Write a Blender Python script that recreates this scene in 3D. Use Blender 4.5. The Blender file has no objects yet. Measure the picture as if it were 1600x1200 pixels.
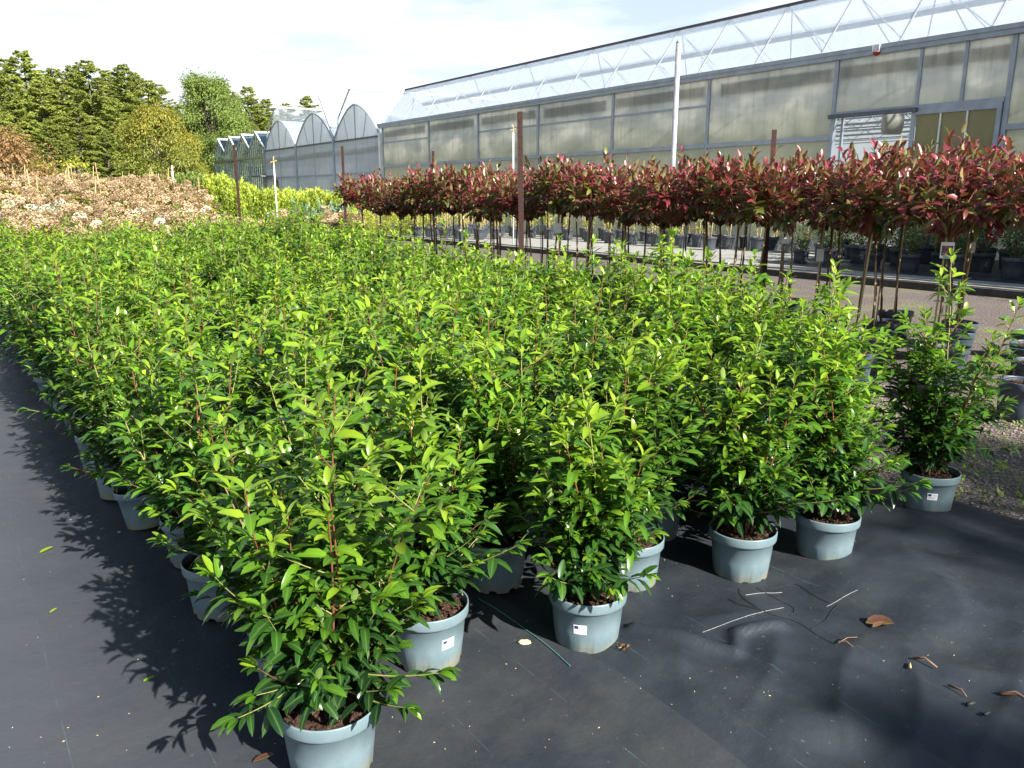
import bpy, math, random
import numpy as np
from mathutils import Vector, Matrix, noise
R = math.radians
PI = math.pi
S = bpy.context.scene
COL = S.collection
rng = random.Random(7)
nrng = np.random.default_rng(11)

# ------------------------------------------------------------------ camera, light, exposure
# world frame: +Y runs along the rows of pots and the long greenhouse wall, +X across them, Z up, metres
cd = bpy.data.cameras.new('camera')
cam = bpy.data.objects.new('camera', cd)
COL.objects.link(cam)
cam.location = (0, 0, 1.5)
cam.rotation_euler = (R(90 - 13.218), 0, R(-35.196))
cd.sensor_width = 36
cd.lens = 36 * 1256 / 1600
cd.clip_start = 0.05
cd.clip_end = 3000
S.camera = cam
SUN_EL = 34
w = bpy.data.worlds.new("World")
S.world = w
w.use_nodes = True
nt = w.node_tree
nt.nodes.clear()
def NW(t, **k):
    n = nt.nodes.new(t)
    for a, b in k.items(): setattr(n, a, b)
    return n
out = NW('ShaderNodeOutputWorld')
bg = NW('ShaderNodeBackground')
sky = NW('ShaderNodeTexSky', sky_type='NISHITA')
sky.sun_disc = False
sky.sun_elevation = R(SUN_EL)
sky.sun_rotation = R(172)
sky.dust_density = 1.5
tc = NW('ShaderNodeTexCoord')
mp = NW('ShaderNodeMapping')
mp.inputs['Scale'].default_value = (1.2, 1.2, 6.0)
nz = NW('ShaderNodeTexNoise')
nz.inputs['Scale'].default_value = 1.6
nz.inputs['Detail'].default_value = 7
nz.inputs['Roughness'].default_value = .55
rp = NW('ShaderNodeValToRGB')
rp.color_ramp.elements[0].position = .38
rp.color_ramp.elements[0].color = (.38, .38, .38, 1)
rp.color_ramp.elements[1].position = .58
rp.color_ramp.elements[1].color = (.97, .97, .97, 1)
mx = NW('ShaderNodeMixRGB')
mx.inputs[2].default_value = (9.8, 10.0, 10.2, 1)
nt.links.new(tc.outputs['Generated'], mp.inputs[0])
nt.links.new(mp.outputs[0], nz.inputs[0])
nt.links.new(nz.outputs[0], rp.inputs[0])
sxyz = NW('ShaderNodeSeparateXYZ')
nt.links.new(tc.outputs['Generated'], sxyz.inputs[0])
mrz = NW('ShaderNodeMapRange')       # thin bright veil of cloud low down, clear blue overhead
mrz.inputs['From Min'].default_value = .24
mrz.inputs['From Max'].default_value = .46
mrz.inputs['To Min'].default_value = 1.0
mrz.inputs['To Max'].default_value = .06
nt.links.new(sxyz.outputs[2], mrz.inputs[0])
mlz = NW('ShaderNodeMath', operation='MULTIPLY')
nt.links.new(rp.outputs[0], mlz.inputs[0])
nt.links.new(mrz.outputs[0], mlz.inputs[1])
nt.links.new(mlz.outputs[0], mx.inputs[0])
tnt = NW('ShaderNodeMixRGB', blend_type='MULTIPLY')
tnt.inputs[0].default_value = 1
tnt.inputs[2].default_value = (.74, .93, 1.03, 1)
nt.links.new(sky.outputs[0], tnt.inputs[1])
nt.links.new(tnt.outputs[0], mx.inputs[1])
nt.links.new(mx.outputs[0], bg.inputs[0])
bg.inputs[1].default_value = 0.05
nt.links.new(bg.outputs[0], out.inputs[0])
sd = bpy.data.lights.new('sun', 'SUN')
sd.energy = 5.0
sd.angle = R(0.53)
sd.color = (1.0, .95, .86)
so = bpy.data.objects.new('sun', sd)
COL.objects.link(so)
so.location = (0, -20, 30)
so.rotation_euler = Vector((-0.13 * math.cos(R(SUN_EL)), math.cos(R(SUN_EL)), -math.sin(R(SUN_EL)))).to_track_quat('-Z', 'Y').to_euler()
S.view_settings.view_transform = 'Standard'
S.view_settings.look = 'None'
S.view_settings.exposure = 1.6
S.view_settings.gamma = 1
S.view_settings.use_curve_mapping = False
try:
    S.cycles.max_bounces = 8
    S.cycles.transparent_max_bounces = 24
    S.cycles.caustics_reflective = False
    S.cycles.caustics_refractive = False
except Exception:
    pass

# ------------------------------------------------------------------ materials
MATS = {}
def newmat(name):
    m = bpy.data.materials.new(name)
    m.use_nodes = True
    m.node_tree.nodes.clear()
    MATS[name] = m
    return m, m.node_tree
def nd(t, kind, **k):
    n = t.nodes.new(kind)
    for a, b in k.items(): setattr(n, a, b)
    return n
def noise_n(t, scale, detail=4, rough=.55, coord='Object', vec=None, stretch=None):
    n = nd(t, 'ShaderNodeTexNoise')
    n.inputs['Scale'].default_value = scale
    n.inputs['Detail'].default_value = detail
    n.inputs['Roughness'].default_value = rough
    if vec is None:
        c = nd(t, 'ShaderNodeTexCoord')
        vec = c.outputs[coord]
    if stretch:
        m = nd(t, 'ShaderNodeMapping')
        m.inputs['Scale'].default_value = stretch
        t.links.new(vec, m.inputs[0])
        vec = m.outputs[0]
    t.links.new(vec, n.inputs[0])
    return n.outputs[0]
def ramp(t, fac, stops):
    r = nd(t, 'ShaderNodeValToRGB')
    e = r.color_ramp.elements
    while len(e) < len(stops): e.new(.5)
    for i, (p, c) in enumerate(stops):
        e[i].position = p
        e[i].color = (c[0], c[1], c[2], 1) if not isinstance(c, (int, float)) else (c, c, c, 1)
    t.links.new(fac, r.inputs[0])
    return r.outputs[0]
def mixc(t, f, a, b, mode='MIX'):
    m = nd(t, 'ShaderNodeMixRGB', blend_type=mode)
    for i, v in ((0, f), (1, a), (2, b)):
        if hasattr(v, 'type') and hasattr(v, 'links'): t.links.new(v, m.inputs[i])
        elif i == 0: m.inputs[0].default_value = v
        else: m.inputs[i].default_value = (v[0], v[1], v[2], 1)
    return m.outputs[0]
def bump(t, h, strength=.4, dist=.01):
    b = nd(t, 'ShaderNodeBump')
    b.inputs['Strength'].default_value = strength
    b.inputs['Distance'].default_value = dist
    t.links.new(h, b.inputs['Height'])
    return b.outputs[0]
def princ(t, col, rough=.6, spec=.5, metal=0, normal=None, sub=None):
    p = nd(t, 'ShaderNodeBsdfPrincipled')
    for i, v in (('Base Color', col), ('Roughness', rough)):
        if hasattr(v, 'links'): t.links.new(v, p.inputs[i])
        elif i == 'Base Color': p.inputs[i].default_value = (v[0], v[1], v[2], 1)
        else: p.inputs[i].default_value = v
    p.inputs['Specular IOR Level'].default_value = spec
    p.inputs['Metallic'].default_value = metal
    if normal is not None: t.links.new(normal, p.inputs['Normal'])
    return p.outputs[0]
def finish(t, sh):
    o = nd(t, 'ShaderNodeOutputMaterial')
    t.links.new(sh, o.inputs[0])
def simple(name, c1, c2=None, scale=8, rough=.6, spec=.5, metal=0, bs=.2, bd=.004, detail=5, stretch=None):
    m, t = newmat(name)
    c2 = c2 or [x * .7 for x in c1]
    n = noise_n(t, scale, detail, stretch=stretch)
    c = ramp(t, n, [(.35, c1), (.65, c2)])
    finish(t, princ(t, c, rough, spec, metal, bump(t, n, bs, bd)))
    return m
def attr(t, name):
    a = nd(t, 'ShaderNodeAttribute')
    a.attribute_name = name
    return a.outputs['Fac']
def leafmat(name, stops, rough=.42, transl=.3, ribcol=(.3, .4, .1), spec=.5, tboost=1.6, under=.35):
    m, t = newmat(name)
    ti = attr(t, 'tint')
    rib = attr(t, 'rib')
    c = ramp(t, ti, stops)
    oi = nd(t, 'ShaderNodeObjectInfo')
    hs = nd(t, 'ShaderNodeHueSaturation')
    mr = nd(t, 'ShaderNodeMapRange')
    mr.inputs['To Min'].default_value = .82
    mr.inputs['To Max'].default_value = 1.18
    t.links.new(oi.outputs['Random'], mr.inputs[0])
    t.links.new(mr.outputs[0], hs.inputs['Value'])
    t.links.new(c, hs.inputs['Color'])
    c = hs.outputs[0]
    pw = nd(t, 'ShaderNodeMath', operation='POWER')
    t.links.new(rib, pw.inputs[0])
    pw.inputs[1].default_value = 9
    ml = nd(t, 'ShaderNodeMath', operation='MULTIPLY')
    t.links.new(pw.outputs[0], ml.inputs[0])
    ml.inputs[1].default_value = .32
    c = mixc(t, ml.outputs[0], c, ribcol)
    geo = nd(t, 'ShaderNodeNewGeometry')
    bk = nd(t, 'ShaderNodeMath', operation='MULTIPLY')
    t.links.new(geo.outputs['Backfacing'], bk.inputs[0])
    bk.inputs[1].default_value = under
    cu = mixc(t, bk.outputs[0], c, (.30, .42, .16) if under < .5 else (.32, .34, .2))
    p = princ(t, cu, rough, spec)
    tr = nd(t, 'ShaderNodeBsdfTranslucent')
    tcn = mixc(t, 1.0, c, (tboost, tboost, tboost * .55), 'MULTIPLY')
    t.links.new(tcn, tr.inputs[0])
    ms = nd(t, 'ShaderNodeMixShader')
    ms.inputs[0].default_value = transl
    t.links.new(p, ms.inputs[1])
    t.links.new(tr.outputs[0], ms.inputs[2])
    finish(t, ms.outputs[0])
    return m
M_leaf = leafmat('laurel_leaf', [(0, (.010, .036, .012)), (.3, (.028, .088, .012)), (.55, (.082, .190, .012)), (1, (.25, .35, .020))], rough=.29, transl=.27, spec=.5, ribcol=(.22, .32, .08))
M_phot = leafmat('photinia_leaf', [(0, (.010, .030, .010)), (.18, (.035, .060, .012)), (.32, (.13, .15, .02)), (.44, (.11, .036, .016)), (.66, (.125, .016, .022)), (1, (.23, .032, .048))], rough=.36, transl=.24, ribcol=(.3, .15, .1), spec=.85, under=.45, tboost=1.5)
M_dkleaf = leafmat('shrub_leaf', [(0, (.015, .04, .015)), (1, (.06, .14, .03))], rough=.3, transl=.2)
M_gold = leafmat('golden_leaf', [(0, (.13, .17, .02)), (.6, (.32, .36, .04)), (1, (.48, .42, .05))], rough=.5, transl=.35)
M_hydl = leafmat('hydrangea_leaf', [(0, (.06, .09, .02)), (.5, (.16, .2, .03)), (.8, (.36, .30, .05)), (1, (.22, .10, .03))], rough=.5, transl=.3)
M_hydf = leafmat('hydrangea_bloom', [(0, (.20, .11, .05)), (.35, (.40, .26, .15)), (.7, (.54, .40, .26)), (1, (.64, .54, .38))], rough=.8, transl=.25, under=.1, tboost=1.1, ribcol=(.5, .35, .25))
M_hydw = leafmat('white_bloom', [(0, (.6, .58, .48)), (1, (.82, .82, .76))], rough=.8, transl=.25, under=.1, tboost=1.0, ribcol=(.7, .7, .6))
M_thuja = leafmat('thuja_leaf', [(0, (.07, .13, .015)), (.5, (.22, .30, .02)), (1, (.42, .46, .03))], rough=.6, transl=.2)
M_blueg = leafmat('bluegreen_leaf', [(0, (.04, .08, .05)), (1, (.16, .25, .17))], rough=.6, transl=.15)
M_conif = leafmat('conifer_needles', [(0, (.07, .10, .025)), (.5, (.19, .225, .045)), (1, (.32, .34, .08))], rough=.7, transl=.35, under=.15, spec=.25)
M_conif2 = leafmat('pine_needles', [(0, (.040, .075, .022)), (.5, (.12, .17, .042)), (1, (.21, .27, .065))], rough=.7, transl=.3, under=.15, spec=.25)
M_autumn = leafmat('autumn_leaf', [(0, (.06, .10, .02)), (.5, (.16, .20, .03)), (.85, (.30, .27, .03)), (1, (.38, .26, .04))], rough=.6, transl=.3, under=.15)
M_russet = leafmat('russet_leaf', [(0, (.10, .08, .03)), (.5, (.24, .13, .06)), (1, (.38, .20, .09))], rough=.7, transl=.25, under=.1)
M_weed = leafmat('weed_leaf', [(0, (.10, .18, .02)), (1, (.30, .42, .04))], rough=.5, transl=.3)
M_deadleaf = leafmat('dead_leaf', [(0, (.07, .025, .015)), (.6, (.13, .06, .03)), (1, (.30, .26, .05))], rough=.5, transl=.15, under=.2)

M_stemg = simple('green_stem', (.17, .19, .05), (.24, .20, .07), 30, .5)
M_stemr = simple('red_stem', (.20, .06, .03), (.11, .06, .03), 25, .5)
M_stemb = simple('woody_stem', (.20, .14, .07), (.12, .09, .05), 30, .7)
M_trunk = simple('tree_bark', (.10, .08, .06), (.05, .04, .035), 4, .9, bs=.6, bd=.05, stretch=(1, 1, .2))
M_ptrunk = simple('sapling_bark', (.09, .05, .035), (.14, .10, .06), 30, .7, stretch=(1, 1, .2))
M_cane = simple('bamboo', (.46, .36, .17), (.34, .25, .11), 25, .5, stretch=(1, 1, .15))
M_rust = simple('rusty_iron', (.032, .013, .010), (.085, .040, .032), 60, .75, bs=.5, bd=.003, detail=8)
M_galv = simple('galvanised_steel', (.40, .42, .44), (.30, .32, .34), 12, .42, metal=.35, bs=.1)
M_alu = simple('frame_aluminium', (.34, .38, .44), (.26, .30, .36), 3, .5, metal=.1, bs=.05)
M_alud = simple('dark_frame', (.07, .085, .10), (.11, .12, .14), 3, .6)
M_white = simple('white_paint', (.78, .78, .76), (.66, .66, .62), 6, .5)
M_dpot = simple('dark_pot', (.035, .042, .055), (.055, .062, .075), 9, .42, bs=.1)
M_npot = simple('navy_pot', (.035, .05, .075), (.055, .07, .095), 9, .42, bs=.1)
M_lily = simple('label_white', (.80, .80, .80), (.72, .73, .75), 12, .35, bs=0)
M_blue = simple('label_blue', (.03, .035, .16), (.03, .035, .13), 12, .4, bs=0)
M_lgrey = simple('label_grey', (.35, .36, .40), (.45, .46, .5), 12, .4, bs=0)
M_red = simple('red_plastic', (.35, .01, .02), (.25, .01, .02), 12, .3)
M_stone = simple('gravel_stone', (.115, .09, .083), (.22, .18, .165), 18, .85, bs=.4, bd=.002)
M_twig = simple('twig', (.11, .05, .028), (.18, .10, .055), 40, .7)
M_root = simple('black_thread', (.012, .012, .013), (.02, .02, .02), 40, .6)
M_teal = simple('teal_thread', (.05, .20, .19), (.08, .26, .25), 60, .6)
M_wthread = simple('white_thread', (.6, .6, .62), (.35, .36, .4), 160, .5)
M_paleT = simple('pale_tag', (.50, .53, .36), (.38, .40, .26), 130, .7, detail=8)

# blue grey nursery pot, with dust and an ochre crust near its foot
m, t = newmat('blue_grey_pot')
tcx = nd(t, 'ShaderNodeTexCoord')
n1 = noise_n(t, 14, 6, vec=tcx.outputs['Object'])
c = ramp(t, n1, [(.3, (.105, .155, .178)), (.7, (.145, .200, .226))])
sp = nd(t, 'ShaderNodeSeparateXYZ')
t.links.new(tcx.outputs['Object'], sp.inputs[0])
n2 = noise_n(t, 9, 8, .7, vec=tcx.outputs['Object'])
ad = nd(t, 'ShaderNodeMath', operation='MULTIPLY_ADD')
t.links.new(n2, ad.inputs[0]); ad.inputs[1].default_value = -.14
t.links.new(sp.outputs[2], ad.inputs[2])
dz = ramp(t, ad.outputs[0], [(0, .8), (.012, 0)])
mr = nd(t, 'ShaderNodeMapRange')
t.links.new(ad.outputs[0], mr.inputs[0])
mr.inputs['From Min'].default_value = -.07
mr.inputs['From Max'].default_value = -.015
mr.inputs['To Min'].default_value = .75
mr.inputs['To Max'].default_value = 0
c = mixc(t, mr.outputs[0], c, (.24, .225, .14))
n3 = noise_n(t, 55, 6, .7, vec=tcx.outputs['Object'])
c = mixc(t, ramp(t, n3, [(.60, 0), (.72, .35)]), c, (.22, .23, .21))
finish(t, princ(t, c, .42, .45, 0, bump(t, n1, .08, .004)))
M_pot = m
# potting soil
m, t = newmat('bark_soil')
n1 = noise_n(t, 70, 8, .7)
c = ramp(t, n1, [(.3, (.010, .005, .003)), (.5, (.040, .020, .012)), (.62, (.10, .052, .032)), (.75, (.22, .14, .09))])
finish(t, princ(t, c, .9, .3, 0, bump(t, n1, 1, .01)))
M_soil = m
# woven ground cover
def fabric(name, c1, c2, dust, dustc, path=None):
    m, t = newmat(name)
    tcx = nd(t, 'ShaderNodeTexCoord')
    v = tcx.outputs['Object']
    n1 = noise_n(t, 2.2, 7, .6, vec=v)
    c = ramp(t, n1, [(.3, c1), (.7, c2)])
    n2 = noise_n(t, 1.3, 9, .72, vec=v)
    c = mixc(t, ramp(t, n2, [(.44, 0), (.62, dust)]), c, dustc)
    n4 = noise_n(t, 38, 5, .7, vec=v)
    c = mixc(t, ramp(t, n4, [(.66, 0), (.72, dust * .9)]), c, (.22, .21, .16))
    sp = nd(t, 'ShaderNodeSeparateXYZ')
    t.links.new(v, sp.inputs[0])
    n6 = noise_n(t, .8, 7, .75, vec=v, stretch=(1.6, .8, 1))
    c = mixc(t, ramp(t, n6, [(.54, 0), (.66, dust * .45)]), c, (.10, .092, .06))   # ochre mud stains
    n7 = noise_n(t, 16, 7, .8, vec=v)
    c = mixc(t, ramp(t, n7, [(.63, 0), (.70, dust * .6)]), c, (.13, .13, .12))      # dried splashes
    if path:     # paler trodden dust along the walking path
        spx = nd(t, 'ShaderNodeSeparateXYZ'); t.links.new(v, spx.inputs[0])
        pa = nd(t, 'ShaderNodeMath', operation='MULTIPLY_ADD'); t.links.new(n1, pa.inputs[0]); pa.inputs[1].default_value = .7; t.links.new(spx.outputs[0], pa.inputs[2])
        pm = nd(t, 'ShaderNodeMapRange'); t.links.new(pa.outputs[0], pm.inputs[0])
        pm.inputs['From Min'].default_value = .35; pm.inputs['From Max'].default_value = 1.15; pm.inputs['To Min'].default_value = .8; pm.inputs['To Max'].default_value = 0
        c = mixc(t, pm.outputs[0], c, path)
    # fine teal guide threads woven in every 0.31 m
    md = nd(t, 'ShaderNodeMath', operation='PINGPONG')
    sh = nd(t, 'ShaderNodeMath', operation='ADD'); sh.inputs[1].default_value = 10.12
    t.links.new(sp.outputs[0], sh.inputs[0])
    t.links.new(sh.outputs[0], md.inputs[0]); md.inputs[1].default_value = .155
    lt = nd(t, 'ShaderNodeMath', operation='LESS_THAN'); lt.inputs[1].default_value = .0011
    t.links.new(md.outputs[0], lt.inputs[0])
    n3 = noise_n(t, 6, 6, .7, vec=v)
    ml = nd(t, 'ShaderNodeMath', operation='MULTIPLY')
    t.links.new(lt.outputs[0], ml.inputs[0])
    t.links.new(ramp(t, n3, [(.50, 0), (.70, .38)]), ml.inputs[1])
    c = mixc(t, ml.outputs[0], c, (.10, .26, .27))
    # weave relief
    wv = []
    for i, k in ((0, 900), (1, 1500)):
        s = nd(t, 'ShaderNodeMath', operation='MULTIPLY'); s.inputs[1].default_value = k
        t.links.new(sp.outputs[i], s.inputs[0])
        q = nd(t, 'ShaderNodeMath', operation='SINE')
        t.links.new(s.outputs[0], q.inputs[0]); wv.append(q.outputs[0])
    a = nd(t, 'ShaderNodeMath', operation='MULTIPLY')
    t.links.new(wv[0], a.inputs[0]); t.links.new(wv[1], a.inputs[1])
    nb = bump(t, a.outputs[0], .25, .0006)
    b2 = nd(t, 'ShaderNodeBump'); b2.inputs['Strength'].default_value = .35; b2.inputs['Distance'].default_value = .03
    n5 = noise_n(t, 5, 5, .55, vec=v)
    t.links.new(n5, b2.inputs['Height']); t.links.new(nb, b2.inputs['Normal'])
    finish(t, princ(t, c, .48, .28, 0, b2.outputs[0]))
    return m
M_fabL = fabric('dusty_ground_cover', (.019, .023, .031), (.028, .033, .042), .5, (.058, .059, .057), path=(.056, .060, .070))
M_fabR = fabric('black_ground_cover', (.014, .018, .025), (.024, .029, .038), .45, (.040, .045, .050))
# gravel ground
m, t = newmat('gravel_ground')
n1 = noise_n(t, 75, 6, .75)
vo = nd(t, 'ShaderNodeTexVoronoi'); vo.inputs['Scale'].default_value = 45
tcx = nd(t, 'ShaderNodeTexCoord'); t.links.new(tcx.outputs['Object'], vo.inputs['Vector'])
c = ramp(t, n1, [(.3, (.04, .032, .029)), (.5, (.11, .088, .082)), (.7, (.21, .175, .16))])
n2 = noise_n(t, .9, 8, .7)
c = mixc(t, ramp(t, n2, [(.5, 0), (.65, .55)]), c, (.17, .18, .06))
finish(t, princ(t, c, .9, .3, 0, bump(t, vo.outputs[0], .9, .012)))
M_gravel = m
m, t = newmat('concrete_bed')
n1 = noise_n(t, 1.2, 9, .65); n2 = noise_n(t, 30, 5, .6)
c = ramp(t, n1, [(.3, (.21, .205, .19)), (.7, (.30, .295, .275))])
c = mixc(t, ramp(t, n2, [(.55, 0), (.7, .3)]), c, (.16, .17, .10))
finish(t, princ(t, c, .85, .3, 0, bump(t, n2, .3, .004)))
M_conc = m
m, t = newmat('field_ground')
n1 = noise_n(t, .35, 9, .65); n2 = noise_n(t, 14, 6, .7)
c = ramp(t, n1, [(.35, (.07, .09, .025)), (.65, (.13, .12, .06))])
c = mixc(t, ramp(t, n2, [(.4, 0), (.7, .5)]), c, (.05, .06, .02))
finish(t, princ(t, c, .95, .2, 0, bump(t, n2, .7, .03)))
M_field = m
simple('kerb_mat', (.36, .34, .30), (.26, .24, .21), 6, .85, bs=.4, bd=.004)
M_kerb = MATS['kerb_mat']
M_kerbd = simple('kerb_dark', (.07, .06, .055), (.04, .035, .03), 6, .9)
# translucent greenhouse skins
def skin(name, col, transp, transl, rough=.35, streak=None, sc=3, glow=None):
    m, t = newmat(name)
    n1 = noise_n(t, sc, 6, .6, stretch=(1, 1, .25))
    c = ramp(t, n1, [(.3, col), (.7, streak or [x * .85 for x in col])])
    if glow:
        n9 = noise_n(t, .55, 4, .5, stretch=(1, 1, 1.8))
        c = mixc(t, ramp(t, n9, [(.46, 0), (.60, .95)]), c, glow)  # warm patches of light through the sheet, painted into its colour
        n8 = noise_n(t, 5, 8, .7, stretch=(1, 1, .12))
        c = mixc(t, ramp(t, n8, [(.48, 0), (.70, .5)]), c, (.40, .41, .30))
        tz = nd(t, 'ShaderNodeTexCoord'); sz = nd(t, 'ShaderNodeSeparateXYZ'); t.links.new(tz.outputs['Object'], sz.inputs[0])
        az_ = nd(t, 'ShaderNodeMath', operation='MULTIPLY_ADD'); t.links.new(n9, az_.inputs[0]); az_.inputs[1].default_value = 1.2; t.links.new(sz.outputs[2], az_.inputs[2])
        mz = nd(t, 'ShaderNodeMapRange'); t.links.new(az_.outputs[0], mz.inputs[0])
        mz.inputs['From Min'].default_value = 3.5; mz.inputs['From Max'].default_value = 4.7; mz.inputs['To Min'].default_value = .75; mz.inputs['To Max'].default_value = 0
        c = mixc(t, mz.outputs[0], c, (.52, .52, .38))   # algae film growing up from the rail
    p = princ(t, c, rough, .5)
    tr = nd(t, 'ShaderNodeBsdfTranslucent'); t.links.new(c, tr.inputs[0])
    m1 = nd(t, 'ShaderNodeMixShader'); m1.inputs[0].default_value = transl
    t.links.new(p, m1.inputs[1]); t.links.new(tr.outputs[0], m1.inputs[2])
    tp = nd(t, 'ShaderNodeBsdfTransparent')
    m2 = nd(t, 'ShaderNodeMixShader'); m2.inputs[0].default_value = transp
    t.links.new(m1.outputs[0], m2.inputs[1]); t.links.new(tp.outputs[0], m2.inputs[2])
    finish(t, m2.outputs[0])
    return m
M_roof = skin('roof_film', (.74, .82, .93), .44, .62)
M_flap = skin('vent_film', (.72, .80, .88), .5, .55)
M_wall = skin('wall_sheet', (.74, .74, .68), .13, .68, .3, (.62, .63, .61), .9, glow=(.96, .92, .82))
M_wall2 = skin('gable_sheet', (.68, .71, .74), .08, .6, .35)
M_winp = skin('window_sheet', (.35, .32, .16), .05, .45, .25)
m, t = newmat('glass_pane')
gl = nd(t, 'ShaderNodeBsdfGlossy'); gl.inputs['Roughness'].default_value = .05; gl.inputs[0].default_value = (.85, .95, .95, 1)
tp = nd(t, 'ShaderNodeBsdfTransparent'); tp.inputs[0].default_value = (.46, .56, .60, 1)
m2 = nd(t, 'ShaderNodeMixShader'); m2.inputs[0].default_value = .58
t.links.new(gl.outputs[0], m2.inputs[1]); t.links.new(tp.outputs[0], m2.inputs[2])
finish(t, m2.outputs[0]); M_glass = m
m, t = newmat('clear_plastic')
p = princ(t, (.8, .82, .84), .15, .6)
tp = nd(t, 'ShaderNodeBsdfTransparent')
m2 = nd(t, 'ShaderNodeMixShader'); m2.inputs[0].default_value = .45
t.links.new(p, m2.inputs[1]); t.links.new(tp.outputs[0], m2.inputs[2])
finish(t, m2.outputs[0]); M_clear = m
# printed plant card: a pinkish flower picture over a green foot band
m, t = newmat('card_print')
n1 = noise_n(t, 55, 6, .7)
c = ramp(t, n1, [(.35, (.03, .06, .03)), (.48, (.12, .04, .05)), (.58, (.30, .12, .14)), (.70, (.6, .45, .42))])
finish(t, princ(t, c, .3, .5)); M_card = m

# ------------------------------------------------------------------ mesh helpers
def link(o, parent=None):
    COL.objects.link(o)
    if parent is not None: o.parent = parent
    return o
def tag(o, label=None, cat=None, group=None, kind=None):
    if label: o['label'] = label
    if cat: o['category'] = cat
    if group: o['group'] = group
    if kind: o['kind'] = kind
    return o
def empty(name, loc=(0, 0, 0), rz=0.0):
    o = bpy.data.objects.new(name, None)
    o.empty_display_size = .1
    COL.objects.link(o)
    o.location = loc
    o.rotation_euler = (0, 0, rz)
    return o
def tree_copy(o, parent=None):
    c = o.copy()
    COL.objects.link(c)
    if parent is not None: c.parent = parent
    for ch in KIDS.get(o.name, []): tree_copy(ch, c)
    return c
KIDS = {}
def note(proto):
    def rec(o):
        ks = [x for x in bpy.data.objects if x.parent == o]
        KIDS[o.name] = ks
        for k in ks: rec(k)
    rec(proto)
    return proto
class MB:
    def __init__(s): s.v = []; s.f = []; s.mi = []
    def add(s, vs, fs):
        n = len(s.v)
        s.v += [tuple(x) for x in vs]
        s.f += [tuple(i + n for i in f) for f in fs]
        return s
    def box(s, x0, x1, y0, y1, z0, z1):
        return s.add([(x0, y0, z0), (x1, y0, z0), (x1, y1, z0), (x0, y1, z0), (x0, y0, z1), (x1, y0, z1), (x1, y1, z1), (x0, y1, z1)],
                     [(0, 3, 2, 1), (4, 5, 6, 7), (0, 1, 5, 4), (1, 2, 6, 5), (2, 3, 7, 6), (3, 0, 4, 7)])
    def bar(s, a, b, wd, ht=None, up=(0, 0, 1)):
        a = Vector(a); b = Vector(b); ht = ht or wd
        d = (b - a).normalized(); u = Vector(up)
        if abs(d.dot(u)) > .98: u = Vector((0, 1, 0))
        sx = d.cross(u).normalized() * wd / 2; sz = sx.cross(d).normalized() * ht / 2
        vs = [a - sx - sz, a + sx - sz, a + sx + sz, a - sx + sz, b - sx - sz, b + sx - sz, b + sx + sz, b - sx + sz]
        return s.add(vs, [(0, 1, 2, 3), (7, 6, 5, 4), (0, 4, 5, 1), (1, 5, 6, 2), (2, 6, 7, 3), (3, 7, 4, 0)])
    def tube(s, pts, rad, n=6, cap=True):
        pts = [Vector(p) for p in pts]
        if not isinstance(rad, (list, tuple)): rad = [rad] * len(pts)
        base = len(s.v); prev = None
        for i, p in enumerate(pts):
            d = (pts[min(i + 1, len(pts) - 1)] - pts[max(i - 1, 0)])
            d = d.normalized() if d.length > 1e-9 else Vector((0, 0, 1))
            if prev is None:
                u = Vector((1, 0, 0)) if abs(d.x) < .9 else Vector((0, 1, 0))
            else: u = prev
            u = (u - d * u.dot(d)).normalized(); prev = u
            w_ = d.cross(u)
            for k in range(n):
                an = 2 * PI * k / n
                s.v.append(tuple(p + (u * math.cos(an) + w_ * math.sin(an)) * rad[i]))
        for i in range(len(pts) - 1):
            for k in range(n):
                a0 = base + i * n + k; a1 = base + i * n + (k + 1) % n
                s.f.append((a0, a1, a1 + n, a0 + n))
        if cap:
            s.f.append(tuple(base + k for k in range(n))[::-1])
            s.f.append(tuple(base + (len(pts) - 1) * n + k for k in range(n)))
        return s
    def lathe(s, prof, n=32, cz=(0, 0)):
        base = len(s.v)
        for r, z in prof:
            for k in range(n):
                an = 2 * PI * k / n
                s.v.append((cz[0] + r * math.cos(an), cz[1] + r * math.sin(an), z))
        for i in range(len(prof) - 1):
            for k in range(n):
                a0 = base + i * n + k; a1 = base + i * n + (k + 1) % n
                s.f.append((a0, a1, a1 + n, a0 + n))
        return s
    def mesh(s, name, mat, smooth=False):
        me = bpy.data.meshes.new(name)
        me.from_pydata(s.v, [], s.f)
        me.materials.append(mat)
        if smooth: me.polygons.foreach_set('use_smooth', [True] * len(me.polygons))
        me.update()
        return me
    def build(s, name, mat, parent=None, smooth=False):
        return link(bpy.data.objects.new(name, s.mesh(name, mat, smooth)), parent)
def obj(name, me, parent=None, loc=None, rot=None, scale=None):
    o = bpy.data.objects.new(name, me)
    link(o, parent)
    if loc is not None: o.location = loc
    if rot is not None: o.rotation_euler = rot
    if scale is not None: o.scale = scale
    return o

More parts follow.
